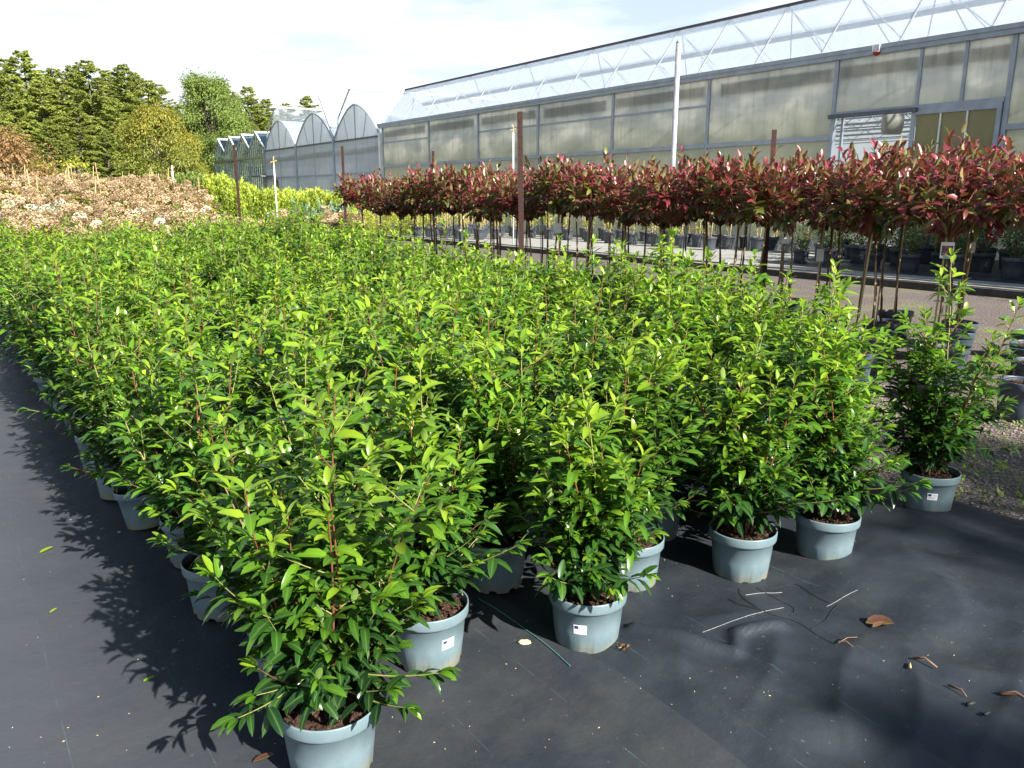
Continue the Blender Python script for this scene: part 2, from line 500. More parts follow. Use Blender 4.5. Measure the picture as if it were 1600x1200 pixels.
# leaf shapes: unit length along +Y, upper face +Z, all triangles
def leaf_shape(wid=.34, droop=.35, fold=.18, fine=True):
    if fine: st = [(.11, .58), (.34, 1.0), (.64, .96), (.88, .56)]
    else: st = [(.42, 1.0)]
    def curve(t): # arc-bend
        return t * (1 - .18 * droop * t), -droop * t * t * .62
    V = [(0, 0, 0)]; rib = [1]
    for tt, ww in st:
        y, z = curve(tt)
        h = ww * wid / 2
        V += [(-h, y, z + h * fold * 2), (0, y, z), (h, y, z + h * fold * 2)]; rib += [0, 1, 0]
    y, z = curve(1.0)
    V.append((0, y, z)); rib.append(1)
    T = [(0, 2, 1), (0, 3, 2)]
    for i in range(len(st) - 1):
        b = 1 + 3 * i; c = b + 3
        T += [(b, b + 1, c + 1), (b, c + 1, c), (b + 1, b + 2, c + 2), (b + 1, c + 2, c + 1)]
    b = 1 + 3 * (len(st) - 1); e = len(V) - 1
    T += [(b, b + 1, e), (b + 1, b + 2, e)]
    return np.array(V, dtype=np.float32), np.array(T, dtype=np.int32), np.array(rib, dtype=np.float32)
SH = [leaf_shape(.34, .15, .16), leaf_shape(.32, .5, .22), leaf_shape(.35, .8, .12), leaf_shape(.30, 1.15, .25)]
SHL = [leaf_shape(.42, .2, .15, False), leaf_shape(.40, .5, .2, False), leaf_shape(.44, .8, .1, False), leaf_shape(.4, 1.0, .2, False)]
SHP = [leaf_shape(.38, .1, .28), leaf_shape(.40, .35, .2), leaf_shape(.42, .6, .15), leaf_shape(.38, .9, .25)]
def np_mesh(name, V, T, mat, tint=None, rib=None, smooth=True):
    me = bpy.data.meshes.new(name)
    me.vertices.add(len(V)); me.vertices.foreach_set('co', np.asarray(V, dtype=np.float32).ravel())
    n = len(T)
    me.loops.add(n * 3); me.loops.foreach_set('vertex_index', np.asarray(T, dtype=np.int32).ravel())
    me.polygons.add(n); me.polygons.foreach_set('loop_start', np.arange(0, n * 3, 3, dtype=np.int32))
    try: me.polygons.foreach_set('loop_total', np.full(n, 3, dtype=np.int32))
    except Exception: pass
    me.polygons.foreach_set('use_smooth', np.full(n, smooth))
    if tint is not None:
        a = me.attributes.new('tint', 'FLOAT', 'POINT'); a.data.foreach_set('value', np.asarray(tint, dtype=np.float32))
    if rib is not None:
        a = me.attributes.new('rib', 'FLOAT', 'POINT'); a.data.foreach_set('value', np.asarray(rib, dtype=np.float32))
    me.materials.append(mat)
    me.update(calc_edges=True)
    return me
def leaf_matrix(pos, d, size, roll, r):
    d = Vector(d).normalized()
    up = Vector((0, 0, 1))
    if abs(d.z) > .95: up = Vector((r.uniform(-1, 1), r.uniform(-1, 1), .2))
    x = d.cross(up).normalized(); z = x.cross(d).normalized()
    c, s_ = math.cos(roll), math.sin(roll)
    x2 = x * c + z * s_; z2 = z * c - x * s_
    return (x2 * size, d * size, z2 * size, Vector(pos))
def leaves_mesh(name, L, mat, shapes=SH):
    """L: list of (pos, dir, size, roll, shape, tint)"""
    Vs = []; Ts = []; ti = []; ri = []; base = 0
    r = random.Random(5)
    by = {}
    for l in L: by.setdefault(l[4] % len(shapes), []).append(l)
    for k, ls in by.items():
        V, T, rb = shapes[k]
        n = len(ls)
        A = np.zeros((n, 3, 3), np.float32); P = np.zeros((n, 3), np.float32); tt = np.zeros(n, np.float32)
        for i, l in enumerate(ls):
            x, y, z, p = leaf_matrix(l[0], l[1], l[2], l[3], r)
            A[i, 0] = x; A[i, 1] = y; A[i, 2] = z; P[i] = p; tt[i] = l[5]
        W = np.einsum('vk,nkj->nvj', V, A) + P[:, None, :]
        Vs.append(W.reshape(-1, 3))
        Ts.append((T[None] + (np.arange(n) * len(V))[:, None, None] + base).reshape(-1, 3))
        ti.append(np.repeat(tt, len(V))); ri.append(np.tile(rb, n))
        base += n * len(V)
    if not Vs: return None
    return np_mesh(name, np.concatenate(Vs), np.concatenate(Ts), mat, np.concatenate(ti), np.concatenate(ri))
_single = {}
def single_leaf_mesh(shapes_id, shape, tint, mat):
    q = round(tint * 7) / 7
    key = (shapes_id, shape, q, mat.name)
    if key not in _single:
        V, T, rb = {'f': SH, 'p': SHP}[shapes_id][shape]
        _single[key] = np_mesh('leaf', V, T, mat, np.full(len(V), q), rb)
    return _single[key]
def leaf_objects(L, parent, mat, sid, r):
    for l in L:
        x, y, z, p = leaf_matrix(l[0], l[1], l[2], l[3], r)
        o = bpy.data.objects.new('leaf', single_leaf_mesh(sid, l[4], l[5], mat))
        COL.objects.link(o)
        o.parent = parent
        o.matrix_local = Matrix(((x[0], y[0], z[0], p[0]), (x[1], y[1], z[1], p[1]), (x[2], y[2], z[2], p[2]), (0, 0, 0, 1)))

def smooth01(x):
    x = max(0, min(1, x)); return x * x * (3 - 2 * x)
def mound(x, y):
    if y < 13: return 0.0
    return 1.0 * smooth01((y - 14) / 16) * smooth01((.36 - x / y) / .16)

# ------------------------------------------------------------------ ground
def sheet(name, x0, x1, y0, y1, nx, ny, zf, mat, smooth=True, kind='structure'):
    xs = np.linspace(x0, x1, nx); ys = np.linspace(y0, y1, ny)
    V = [(x, y, zf(x, y)) for y in ys for x in xs]
    F = [(j * nx + i, j * nx + i + 1, (j + 1) * nx + i + 1, (j + 1) * nx + i) for j in range(ny - 1) for i in range(nx - 1)]
    mb = MB(); mb.v = V; mb.f = F
    o = mb.build(name, mat, None, smooth)
    return tag(o, kind=kind)
# base terrain: fine patch with the low rise, ringed by a huge far sheet just below it
def terr(x, y):
    return mound(x, y) - .02
sheet('ground', -40, 60, -30, 110, 101, 141, terr, M_field)
g = MB()
for x0, x1, y0, y1 in ((-1500, -40, -1500, 1500), (60, 1500, -1500, 1500), (-40, 60, -1500, -30), (-40, 60, 110, 1500)):
    g.add([(x0, y0, -.02), (x1, y0, -.02), (x1, y1, -.02), (x0, y1, -.02)], [(0, 1, 2, 3)])
tag(g.build('ground', M_field), kind='structure')
sheet('gravel', 3.6, 13.0, -4, 40, 20, 60, lambda x, y: .0, M_gravel, kind='structure')
# woven ground cover: dusty left sheet laid over the black right sheet
def wr(x, y):
    v = Vector((x * 1.6, y * 1.1, 0))
    z = .014 * noise.noise(v * 1.3) + .005 * noise.noise(v * 4)
    # broad soft billows towards the empty front corner
    k = smooth01((2.05 - y) / .5) * smooth01((x - 1.3) / .5)
    z += k * .018 + k * .050 * (noise.noise(Vector((x * 2.0 + y * .9, y * 1.3 - x * .5, 3))) + .35 * noise.noise(Vector((x * 5 + y * 2, y * 3.0, 7))))
    u1 = noise.noise(Vector((x * 3.4 + y * 1.6, y * 1.3 - x * .5, 11)))
    u2 = noise.noise(Vector((x * 2.3 - y * 2.6, y * 2.0 + x * .6, 23)))
    z += k * (.008 * (1 - min(1, abs(u1) * 2.2)) ** 2 + .008 * (1 - min(1, abs(u2) * 2.2)) ** 2)
    z += k * .020 * noise.noise(Vector((x * 4.2, y * 5.0, 31)))
    z += k * .012 * math.exp(-((x - 1.72 - .3 * (1.6 - y)) / .05) ** 2) 
    return z
def fold(x, y):  # dark sharp crease in front of the middle pots
    pts = [(1.78, 1.80), (1.88, 1.62), (1.95, 1.50), (2.02, 1.56), (2.18, 1.50)]
    best = 9
    for (ax, ay), (bx, by) in zip(pts, pts[1:]):
        dx, dy = bx - ax, by - ay
        t_ = max(0, min(1, ((x - ax) * dx + (y - ay) * dy) / (dx * dx + dy * dy)))
        best = min(best, math.hypot(x - ax - dx * t_, y - ay - dy * t_))
    return .026 * math.exp(-(best / .024) ** 2)
def fabR(x, y):
    flat = smooth01((y - 2.0) / .4)
    e = smooth01((3.95 - x) / .08)
    return .012 + (wr(x, y) + .012) * (1 - flat * .75) * (.3 + .7 * e) + fold(x, y) + .004
xs = 3.95
sheet('ground_cover_right', 1.42, xs, -1.0, 3.4, 190, 330, lambda x, y: max(.004, fabR(x, y) + .004), M_fabR)
sheet('ground_cover_rear', 1.42, xs + .0, 3.4, 13.6, 12, 40, lambda x, y: .010, M_fabR)
def fabL(x, y):
    e = smooth01((x - 1.38) / .12)
    return .034 + .0035 * noise.noise(Vector((x * 2, y * 1.3, 0))) + .001 * noise.noise(Vector((x * 9, y * 5, 0))) - .018 * e * 0
def fabLz(x, y):
    z = fabL(x, y)
    if x > 1.40: z = max(z, fabR(x, y) + .012)
    return z
sheet('ground_cover_left', -5.0, 1.55, -2.5, 14.2, 150, 300, fabLz, M_fabL)
# terrace beyond the kerb
sheet('terrace', 13.25, 19.2, -6, 70, 8, 60, lambda x, y: .09, M_conc)
sheet('terrace_cover', 14.35, 19.1, -6, 11.3, 8, 20, lambda x, y: .098, M_fabR)
sheet('path', -9, -5.0, -3, 30, 4, 8, lambda x, y: .002, M_gravel)

kerb = empty('kerb', (13.0, 2, 0))
tag(kerb, 'low double concrete kerb between the gravel strip and the pot terrace', 'kerb')
k1 = MB().box(0, .11, 0, 2.96, -.02, .13).mesh('kerb_stone', M_kerb)
k2 = MB().box(0, .08, 0, 2.96, -.02, .155).mesh('kerb_board', M_kerb)
k3 = MB().box(0, .05, 0, 2.96, -.02, .115).mesh('kerb_shade_strip', M_kerbd)  # dark strip along the front, stands in for shade on the kerb face
for i in range(-3, 14):
    obj('kerb_stone', k1, kerb, (0 + rng.uniform(-.008, .008), i * 3, rng.uniform(-.01, .004)))
    obj('kerb_board', k2, kerb, (.17 + rng.uniform(-.008, .008), i * 3, rng.uniform(-.01, .004)))
    obj('kerb_shade_strip', k3, kerb, (-.056, i * 3, 0))

# gravel stones and weeds in the near strip
def stones():
    n = 9000
    ico = [(0, 0, .6), (.9, 0, 0), (0, .9, 0), (-.9, 0, 0), (0, -.9, 0), (0, 0, -.6)]
    tri = [(0, 1, 2), (0, 2, 3), (0, 3, 4), (0, 4, 1), (5, 2, 1), (5, 3, 2), (5, 4, 3), (5, 1, 4)]
    P = np.array(ico, np.float32)[None] * nrng.uniform(.6, 1.3, (n, 6, 1))
    sz = nrng.uniform(.006, .017, (n, 1, 1))
    ang = nrng.uniform(0, 2 * PI, n)
    P = P * sz
    c, s_ = np.cos(ang)[:, None], np.sin(ang)[:, None]
    X = P[:, :, 0] * c - P[:, :, 1] * s_; Y = P[:, :, 0] * s_ + P[:, :, 1] * c
    xx = 3.90 + 2.2 * nrng.uniform(0, 1, n); yy = .2 + 4.4 * nrng.uniform(0, 1, n) ** 1.1
    V = np.stack([X + xx[:, None], Y + yy[:, None], P[:, :, 2] + .003], -1).reshape(-1, 3)
    T = (np.array(tri)[None] + (np.arange(n) * 6)[:, None, None]).reshape(-1, 3)
    return link(bpy.data.objects.new('gravel_stones', np_mesh('gravel_stones', V, T, M_stone, smooth=False)))
tag(stones(), 'loose reddish grey gravel stones beside the black ground cover', 'gravel', kind='stuff')
L = []
for i in range(620):
    x, y = rng.uniform(3.92, 6.4), rng.uniform(.5, 6.5)
    if x < 4.05: x = rng.uniform(3.93, 4.15)
    if noise.noise(Vector((x * 2.2, y * 1.6, 5))) < -.16: continue
    h = rng.uniform(.02, .055)
    for k in range(rng.randint(6, 13)):
        an = rng.uniform(0, 2 * PI); el = rng.uniform(.1, 1.3)
        L.append(((x + rng.gauss(0, .015), y + rng.gauss(0, .015), h * rng.random()), (math.cos(an) * math.cos(el), math.sin(an) * math.cos(el), math.sin(el)), rng.uniform(.02, .042), rng.uniform(-.5, .5), rng.randint(0, 3), rng.random()))
tag(link(bpy.data.objects.new('weeds', leaves_mesh('weeds', L, M_weed, SHL))), 'small bright green weeds sprouting in the gravel strip', 'weeds', kind='stuff')

# ------------------------------------------------------------------ long greenhouse
WX = 19.27
gh = empty('greenhouse', (WX, 39, 0))
tag(gh, 'long greenhouse with cloudy plastic side wall and see-through pitched roof', 'greenhouse')
def G(x, y, z): return (x - WX, y - 39, z)
cols = [0.36 + 4.2 * i for i in range(10)]          # 0.36 ... 38.16
cols = [c_ for c_ in cols]
cols[-1] = 38.7
RX, RZ = 20.62, 6.72   # ridge
# columns
for y in cols:
    MB().box(-.06, .06, y - 39 - .05, y - 39 + .05, 0, 4.82).build('column', M_alu, gh)
    MB().box(.14, .20, y - 39 - .19, y - 39 - .13, 0, 4.8).build('inner_column', M_alu, gh)
ys = cols
mb = MB(); mb.box(-.13, .10, ys[0] - 39 - .3, .05, 4.82, 5.0); mb.box(-.16, -.13, ys[0] - 39 - .3, .05, 4.93, 5.03); mb.build('gutter', M_alu, gh)
# rails and wall panels
for i in range(len(ys) - 1):
    a, b = ys[i] - 39 + .052, ys[i + 1] - 39 - .052
    sash = (i == 2)   # 8.76 .. 12.96 holds the doorway and the window
    zr = 3.0
    if not sash:
        MB().box(-.07, .03, a, b, zr - .12, zr).build('rail', M_alu, gh)
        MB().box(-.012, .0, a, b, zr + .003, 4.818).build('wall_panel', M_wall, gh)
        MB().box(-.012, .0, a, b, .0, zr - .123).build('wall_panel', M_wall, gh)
        if i % 2 == 0 or i == 5:
            MB().box(-.02, .045, a, b, 4.06, 4.12).build('mid_rail', M_alu, gh)
            MB().tube([(.09, b, 4.05), (.09, (a + b) / 2, 3.05)], .012, 5).build('brace', M_alu, gh)
            MB().tube([(.09, a, 4.05), (.09, (a + b) / 2, 3.05)], .012, 5).build('brace', M_alu, gh)
        # rolled shade curtain behind the sheet
        zb = 4.33 + rng.uniform(-.03, .03)
        MB().box(.035, .08, a + rng.uniform(.05, .35), b - rng.uniform(.05, .4), zb, 4.66).build('rolled_curtain', M_alud, gh)
    else:
        MB().box(-.09, .03, a, b, 3.46, 3.56).build('rail', M_alu, gh)
        y1, y2 = 10.78 - 39, 9.75 - 39
        for yy in (y1, y2): MB().box(-.05, .04, yy - .035, yy + .035, 3.562, 4.818).build('mullion', M_alu, gh)
        for p, q in ((a, y2 - .037), (y2 + .037, y1 - .037), (y1 + .037, b)):
            MB().box(-.012, .0, p, q, 3.563, 4.817).build('wall_panel', M_wall, gh)
            MB().box(.035, .08, p + .03, q - .03, 4.36, 4.66).build('rolled_curtain', M_alud, gh)
        # door track, open doorway, window
        MB().box(-.19, -.10, 10.7 - 39, b + .1, 3.40, 3.50).build('door_track', M_alud, gh)
        MB().box(-.08, .03, 10.80 - 39 - .05, 10.80 - 39 + .05, 0, 3.458).build('door_jamb', M_alu, gh)
        MB().box(-.10, .03, 8.83 - 39, 8.93 - 39, 0, 3.458).build('door_jamb', M_alu, gh)
        MB().box(-.10, .0, 8.93 - 39, 10.75 - 39, 3.34, 3.458).build('window_frame', M_alu, gh)
        wy = [8.93, 9.55, 10.15, 10.75]
        for p, q in zip(wy, wy[1:]): MB().box(-.05, -.035, p + .02 - 39, q - .02 - 39, 0.1, 3.338).build('window_pane', M_winp, gh)
        for p in wy[1:3]: MB().box(-.09, -.02, p - .018 - 39, p + .018 - 39, .1, 3.338).build('window_bar', M_white, gh)
        MB().box(.03, .07, 8.94 - 39, 10.74 - 39, 2.55, 2.75).build('inner_rail', M_alud, gh)
# wall end sheet (Y = 38.75)
MB().box(0, 4.3, -.26, -.24, 0, 4.8).build('end_wall', M_wall2, gh)
# roof: near slope panels between rafters 2.1 m apart
raf = MB().bar(G(WX, 39, 5.0), G(RX, 39, RZ), .035, .04).mesh('rafter', M_galv)
pan = MB(); pan.add([G(WX + .01, 39.03, 5.02), G(WX + .01, 41.07, 5.02), G(RX + .01, 41.07, RZ + .02), G(RX + .01, 39.03, RZ + .02)], [(0, 1, 2, 3)])
pan = pan.mesh('roof_panel', M_roof)
fx, fz = 23.4, 5.0
rafb = MB().bar(G(RX, 39, RZ), G(fx, 39, fz), .03).mesh('rafter', M_galv)
panb = MB(); panb.add([G(RX + .02, 39.03, RZ), G(fx, 39.03, fz), G(fx, 41.07, fz), G(RX + .02, 41.07, RZ)], [(0, 1, 2, 3)])
panb = panb.mesh('roof_panel', M_roof)
nraf = 19
for i in range(nraf + 1):
    dy = 38.7 - 39 - i * 2.1
    obj('rafter', raf, gh, (0, dy, 0)); obj('rafter', rafb, gh, (0, dy, 0))
    if i < nraf:
        obj('roof_panel', pan, gh, (0, dy - 2.1, 0)); obj('roof_panel', panb, gh, (0, dy - 2.1, 0))
    # bracing seen through the film
    y = 38.7 - i * 2.1
    if i < nraf:
        if i % 2 == 0:
            MB().tube([G(RX + .15, y, RZ - .12), G(22.3, y - 1.05, 5.05)], .016, 5).build('brace', M_galv, gh)
            MB().tube([G(22.3, y - 1.05, 5.05), G(RX + .15, y - 2.1, RZ - .12)], .016, 5).build('brace', M_galv, gh)
        else:
            MB().tube([G(19.45, y - 2.1, 5.0), G(21.4, y - .3, 6.1)], .014, 5).build('brace', M_galv, gh)
            MB().tube([G(RX + .15, y, RZ - .12), G(22.3, y - 1.05, 5.05)], .014, 5).build('brace', M_galv, gh)
y0, y1 = -1.2, 38.7
MB().bar(G(RX, y0, RZ + .03), G(RX, y1, RZ + .03), .10, .07).build('ridge', simple('ridge_purple', (.10, .07, .10), (.08, .06, .08), 4), gh)
MB().bar(G(RX - .1, y0, RZ - .13), G(RX - .1, y1, RZ - .13), .03, .15).build('ridge_plate', M_flap, gh)
for (x, z, h) in ((21.6, 6.12, .22), (22.5, 5.58, .08)):
    MB().bar(G(x, y0, z), G(x, y1, z), .05, h).build('purlin', M_alu, gh)
MB().box(4.0, 4.2, y0 - 39, y1 - 39, 4.82, 5.0).build('inner_gutter', M_alu, gh)
# second bay behind, its roof and truss girders seen through the doorway
mb = MB()
mb.add([G(23.5, y0, 5.0), G(23.5, y1, 5.0), G(26.0, y1, 6.6), G(26.0, y0, 6.6)], [(0, 1, 2, 3)])
mb.add([G(26.0, y0, 6.6), G(26.0, y1, 6.6), G(31.0, y1, 4.9), G(31.0, y0, 4.9)], [(0, 1, 2, 3)])
mb.build('rear_roof', M_roof, gh)
mb = MB(); mb.add([G(31, y0, 0), G(31, y1, 0), G(31, y1, 4.9), G(31, y0, 4.9)], [(0, 1, 2, 3)]); mb.build('rear_wall', M_wall2, gh)
mb = MB(); mb.add([G(19.3, y0, 0), G(31, y0, 0), G(31, y0, 4.9), G(19.3, y0, 4.9)], [(0, 1, 2, 3)]); mb.build('end_wall', M_wall2, gh)
mb = MB(); mb.add([G(19.3, y0, .03), G(31, y0, .03), G(31, y1, .03), G(19.3, y1, .03)], [(0, 1, 2, 3)]); mb.build('floor', M_conc, gh)
tr = MB()
tr.tube([G(19.4, 39, 4.45), G(31, 39, 4.45)], .03, 5); tr.tube([G(19.4, 39, 4.0), G(31, 39, 4.0)], .025, 5)
n = 18
for k in range(n):
    xa = 19.4 + 11.6 * k / n; xb = 19.4 + 11.6 * (k + 1) / n
    tr.tube([G(xa, 39, 4.45 if k % 2 else 4.0), G(xb, 39, 4.0 if k % 2 else 4.45)], .014, 4)
tr = tr.mesh('lattice_girder', M_galv)
for y in cols: obj('lattice_girder', tr, gh, (0, y - 39, 0))
tr = MB()
tr.tube([G(0, 1, 3.8), G(0, 38, 3.8)], .03, 5); tr.tube([G(0, 1, 3.45), G(0, 38, 3.45)], .02, 5)
for k in range(74): tr.tube([G(0, 1 + k * .5, 3.8 if k % 2 else 3.45), G(0, 1.5 + k * .5, 3.45 if k % 2 else 3.8)], .012, 4)
tr = tr.mesh('lattice_girder', M_galv)
for x in (21.4, 23.5, 25.6, 28.0): obj('lattice_girder', tr, gh, (x, 0, 0))
for x in (21.0, 22.0, 24.5, 26.8): MB().tube([G(x, 1, 3.2 + .1 * (x % 2)), G(x, 38, 3.2 + .1 * (x % 2))], .02, 5).build('pipe', M_galv, gh)
# fan
fan = empty('circulation_fan', (20.0, 11.75, 3.26), R(-48))
tag(fan, 'round grey circulation fan hanging inside the open greenhouse doorway', 'fan')
mb = MB(); mb.lathe([(0, -.24), (.25, -.24), (.27, -.23), (.28, -.17), (.28, .17), (.27, .19), (.25, .19), (.25, -.22), (0, -.22)], 28)
o = mb.build('housing', simple('fan_grey', (.28, .28, .25), (.22, .22, .2), 8), fan, True); o.rotation_euler = (0, R(90), 0)
mb = MB(); mb.lathe([(.0, -.07), (.07, -.07), (.07, .07), (0, .07)], 16)
o = mb.build('motor', M_alud, fan, True); o.rotation_euler = (0, R(90), 0)
for k in range(4):
    b_ = MB(); b_.add([(-.03, .05, -.03), (.03, .05, .03), (.04, .23, .04), (-.04, .23, -.03), (-.03, .05, -.024), (.03, .05, .036), (.04, .23, .046), (-.04, .23, -.024)], [(0, 1, 2, 3), (7, 6, 5, 4), (0, 4, 5, 1), (1, 5, 6, 2), (2, 6, 7, 3), (3, 7, 4, 0)])
    o = b_.build('blade', M_alud, fan); o.rotation_euler = (k * PI / 2, 0, 0)
mb = MB()
for r_ in (.1, .16, .22): mb.tube([(-.195, r_ * math.cos(q * PI / 8), r_ * math.sin(q * PI / 8)) for q in range(17)], .004, 4, False)
mb.build('guard', M_galv, fan); MB().tube([(0, 0, .27), (0, 0, .7)], .012, 5).build('hanger', M_galv, fan)
# red and white warning lamp on the gutter
lamp = empty('warning_lamp', (19.12, 11.85, 4.86))
tag(lamp, 'small red and clear warning lamp under the greenhouse gutter', 'lamp')
MB().box(-.05, .05, -.09, .09, .0, .17).build('housing', M_clear, lamp)
mb = MB(); mb.lathe([(.0, -.09), (.05, -.07), (.09, -.02), (.10, .0), (0, .0)], 16); mb.build('lens', M_red, lamp, True)

# ------------------------------------------------------------------ arched plastic greenhouse
ab = empty('arched_greenhouse', (WX, 39.0, 0))
tag(ab, 'white plastic greenhouse with three pointed arched gables and raised roof vents', 'greenhouse')
BW = 5.93; ZB = 4.5
def arch(k, n=10):
    """points valley -> peak -> valley of bay k in local Y/Z"""
    pts = []
    y0_ = .02 + k * BW
    for i in range(n + 1):
        s_ = i / n
        pts.append((y0_ + BW / 2 * (s_ ** 1.18 * .55 + s_ * .45), ZB + 1.75 * math.sin(s_ * PI / 2 * .92) / math.sin(PI / 2 * .92)))
    mir = [(2 * (y0_ + BW / 2) - y, z) for y, z in pts[:-1]][::-1]
    return pts + mir
for k in range(3):
    P = arch(k); y0_, y1_ = k * BW + .02, (k + 1) * BW + .02
    mb = MB(); nP = len(P)
    mb.add([(0, y, z) for y, z in P], [tuple(range(nP))[::-1]]); mb.build('gable_panel', M_wall2, ab)
    MB().tube([(-.03, y, z) for y, z in P], .045, 6).build('gable_arch', M_alu, ab)
    ym = (y0_ + y1_) / 2
    MB().bar((-.03, ym, ZB), (-.03, ym, ZB + 1.72), .05).build('gable_strut', M_alu, ab)
    MB().bar((-.03, ym - 1.0, ZB), (-.03, ym - 1.45, ZB + 1.22), .03).build('gable_strut', M_alu, ab)
    MB().bar((-.03, ym + 1.0, ZB), (-.03, ym + 1.45, ZB + 1.22), .03).build('gable_strut', M_alu, ab)
    # roof skin running back
    mb = MB()
    mb.v = [(0.02, y, z) for y, z in P] + [(16, y, z) for y, z in P]
    mb.f = [(i, i + 1, nP + i + 1, nP + i) for i in range(nP - 1)]
    mb.build('roof_skin', M_flap, ab, True)
    MB().box(-.07, .05, y0_ + .1, y1_ - .1, ZB - .08, ZB).build('gutter_beam', M_alud, ab)
    MB().box(-.02, -.01, y0_ + .1, ym - .03, 0, 2.62).build('wall_panel', M_wall2, ab)
    MB().box(-.02, -.01, ym + .03, y1_ - .1, 0, 2.62).build('wall_panel', M_wall2, ab)
    MB().box(-.02, -.01, y0_ + .1, ym - .03, 2.70, ZB - .083).build('wall_panel', M_wall2, ab)
    MB().box(-.02, -.01, ym + .03, y1_ - .1, 2.70, ZB - .083).build('wall_panel', M_wall2, ab)
    MB().box(-.05, .03, y0_ + .1, y1_ - .1, 2.622, 2.698).build('rail', M_alu, ab)
    MB().box(-.03, .03, ym - .028, ym + .028, 0, ZB - .085).build('wall_post', M_alu, ab)
    MB().box(.03, .08, y0_ + .2, y1_ - .2, 3.7, 4.0).build('inner_beam', M_alud, ab)
    # raised vent flap hinged at the right hand valley (nearer the camera)
    if k != 1:
        mb = MB()
        yv = y0_ + BW * .93; yt = y0_ + BW * .60
        mb.add([(0.05, yv, ZB + .12), (15, yv, ZB + .12), (15, yt, 7.1), (0.05, yt, 7.1)], [(0, 1, 2, 3)])
        mb.build('vent_flap', M_flap, ab)
        MB().tube([(0.03, yv, ZB + .12), (.03, yv - .25, ZB + 1.2), (0.03, yt, 7.12)], .05, 6).build('vent_arch', M_alu, ab)
        MB().bar((0, yt, 7.14), (15, yt, 7.14), .1, .1).build('vent_edge', M_white, ab)
        for q in (4, 9): MB().bar((q, yt, 7.1), (q, yt + .6, 5.6), .05).build('vent_stay', M_alud, ab)
    else:
        yt = y0_ + 1.85
        MB().bar((0, y0_, ZB + .2), (0, yt, 7.12), .09).build('vent_arm', M_galv, ab)
        mb = MB(); mb.add([(.1, y0_, ZB + .2), (15, y0_, ZB + .2), (15, yt - .6, 6.4), (.1, yt - .6, 6.4)], [(0, 1, 2, 3)]); mb.build('vent_flap', M_flap, ab)
for k in range(4):
    MB().box(-.10, .09, k * BW - .07, k * BW + .09, 0, ZB + .1).build('column', M_white if k == 0 else M_alu, ab)
MB().box(15.9, 16, 0, 3 * BW, 0, ZB).build('rear_wall', M_wall2, ab)
MB().box(0, 16, .13, .16, 0, ZB).build('side_wall', M_wall2, ab)
# the porch and doorway at its far end
MB().box(-.9, -.02, 3 * BW - 1.4, 3 * BW + .6, 2.72, 2.80).build('porch_roof', M_alud, ab)
MB().box(-.06, -.025, 3 * BW - 2.3, 3 * BW - 1.5, 0, 2.5).build('door', simple('door_brown', (.16, .09, .05), (.06, .04, .03), 3), ab)

# ------------------------------------------------------------------ small glasshouse
gg = empty('glasshouse', (WX, 56.85, 0))
tag(gg, 'small glass greenhouse with four saw-tooth gables beside the dark trees', 'glasshouse')
GW = 3.05
bars = []
for k in range(4):
    y0_ = .1 + k * GW; ym = y0_ + GW / 2; y1_ = y0_ + GW
    zt = 4.15; zv = 4.75; zp = 5.8
    nb = 7
    for i in range(nb):
        ya = y0_ + GW * i / nb; yb = y0_ + GW * (i + 1) / nb
        def zz(y): return zp - (zp - zv) * abs(y - ym) / (GW / 2)
        if i == 3:
            mb = MB(); mb.add([(0, ya + .03, zt + .05), (0, yb - .03, zt + .05), (0, yb - .03, zz(yb)), (0, ym, zp), (0, ya + .03, zz(ya))], [(0, 1, 2, 3, 4)])
        else:
            mb = MB(); mb.add([(0, ya + .03, zt + .05), (0, yb - .03, zt + .05), (0, yb - .03, zz(yb)), (0, ya + .03, zz(ya))], [(0, 1, 2, 3)])
        mb.build('glass_pane', M_glass, gg)
        mb = MB(); mb.add([(0, ya + .03, .5), (0, yb - .03, .5), (0, yb - .03, zt - .1), (0, ya + .03, zt - .1)], [(0, 1, 2, 3)]); mb.build('glass_pane', M_glass, gg)
        MB().box(-.03, .03, ya - .02, ya + .02, 0, zt - .1).build('glazing_bar', M_galv, gg)
        MB().box(-.03, .03, ya - .02, ya + .02, zt + .05, zz(ya) - .01).build('glazing_bar', M_galv, gg)
    MB().bar((-.05, y0_, zv), (-.05, ym, zp), .09, .07).build('gable_trim', M_white, gg)
    MB().bar((-.05, ym, zp), (-.05, y1_, zv), .09, .07).build('gable_trim', M_white, gg)
    for yy in (y0_, y1_):
        mb = MB(); mb.add([(0, ym, zp), (12, ym, zp), (12, yy, zv), (0, yy, zv)], [(0, 1, 2, 3)]); mb.build('roof_glass', M_glass, gg)
    MB().bar((0, ym, zp + .03), (12, ym, zp + .03), .08).build('ridge', M_white, gg)
    # open ridge vent
    mb = MB(); mb.add([(-.05, ym, zp + .05), (6, ym, zp + .05), (6, ym + 1.1, zp + .12), (-.05, ym + 1.1, zp + .12)], [(0, 1, 2, 3)]); mb.build('ridge_vent', M_glass, gg)
    MB().bar((-.06, ym, zp + .05), (-.06, ym + 1.1, zp + .12), .07).build('vent_edge', M_white, gg)
MB().box(-.07, .05, .1, .1 + 4 * GW, 4.05, 4.2).build('gutter', M_galv, gg)
for k in range(5): MB().box(-.06, .06, .1 + k * GW - .05, .1 + k * GW + .05, 0, 4.05).build('column', M_galv, gg)
MB().box(12, 12.1, .1, .1 + 4 * GW, 0, 4.6).build('rear_wall', M_alud, gg)
MB().box(0.3, 11.8, .3, 4 * GW, .0, 1.3).build('crop', simple('crop_green', (.04, .07, .03), (.02, .04, .02), 3, bs=.8, bd=.1), gg)

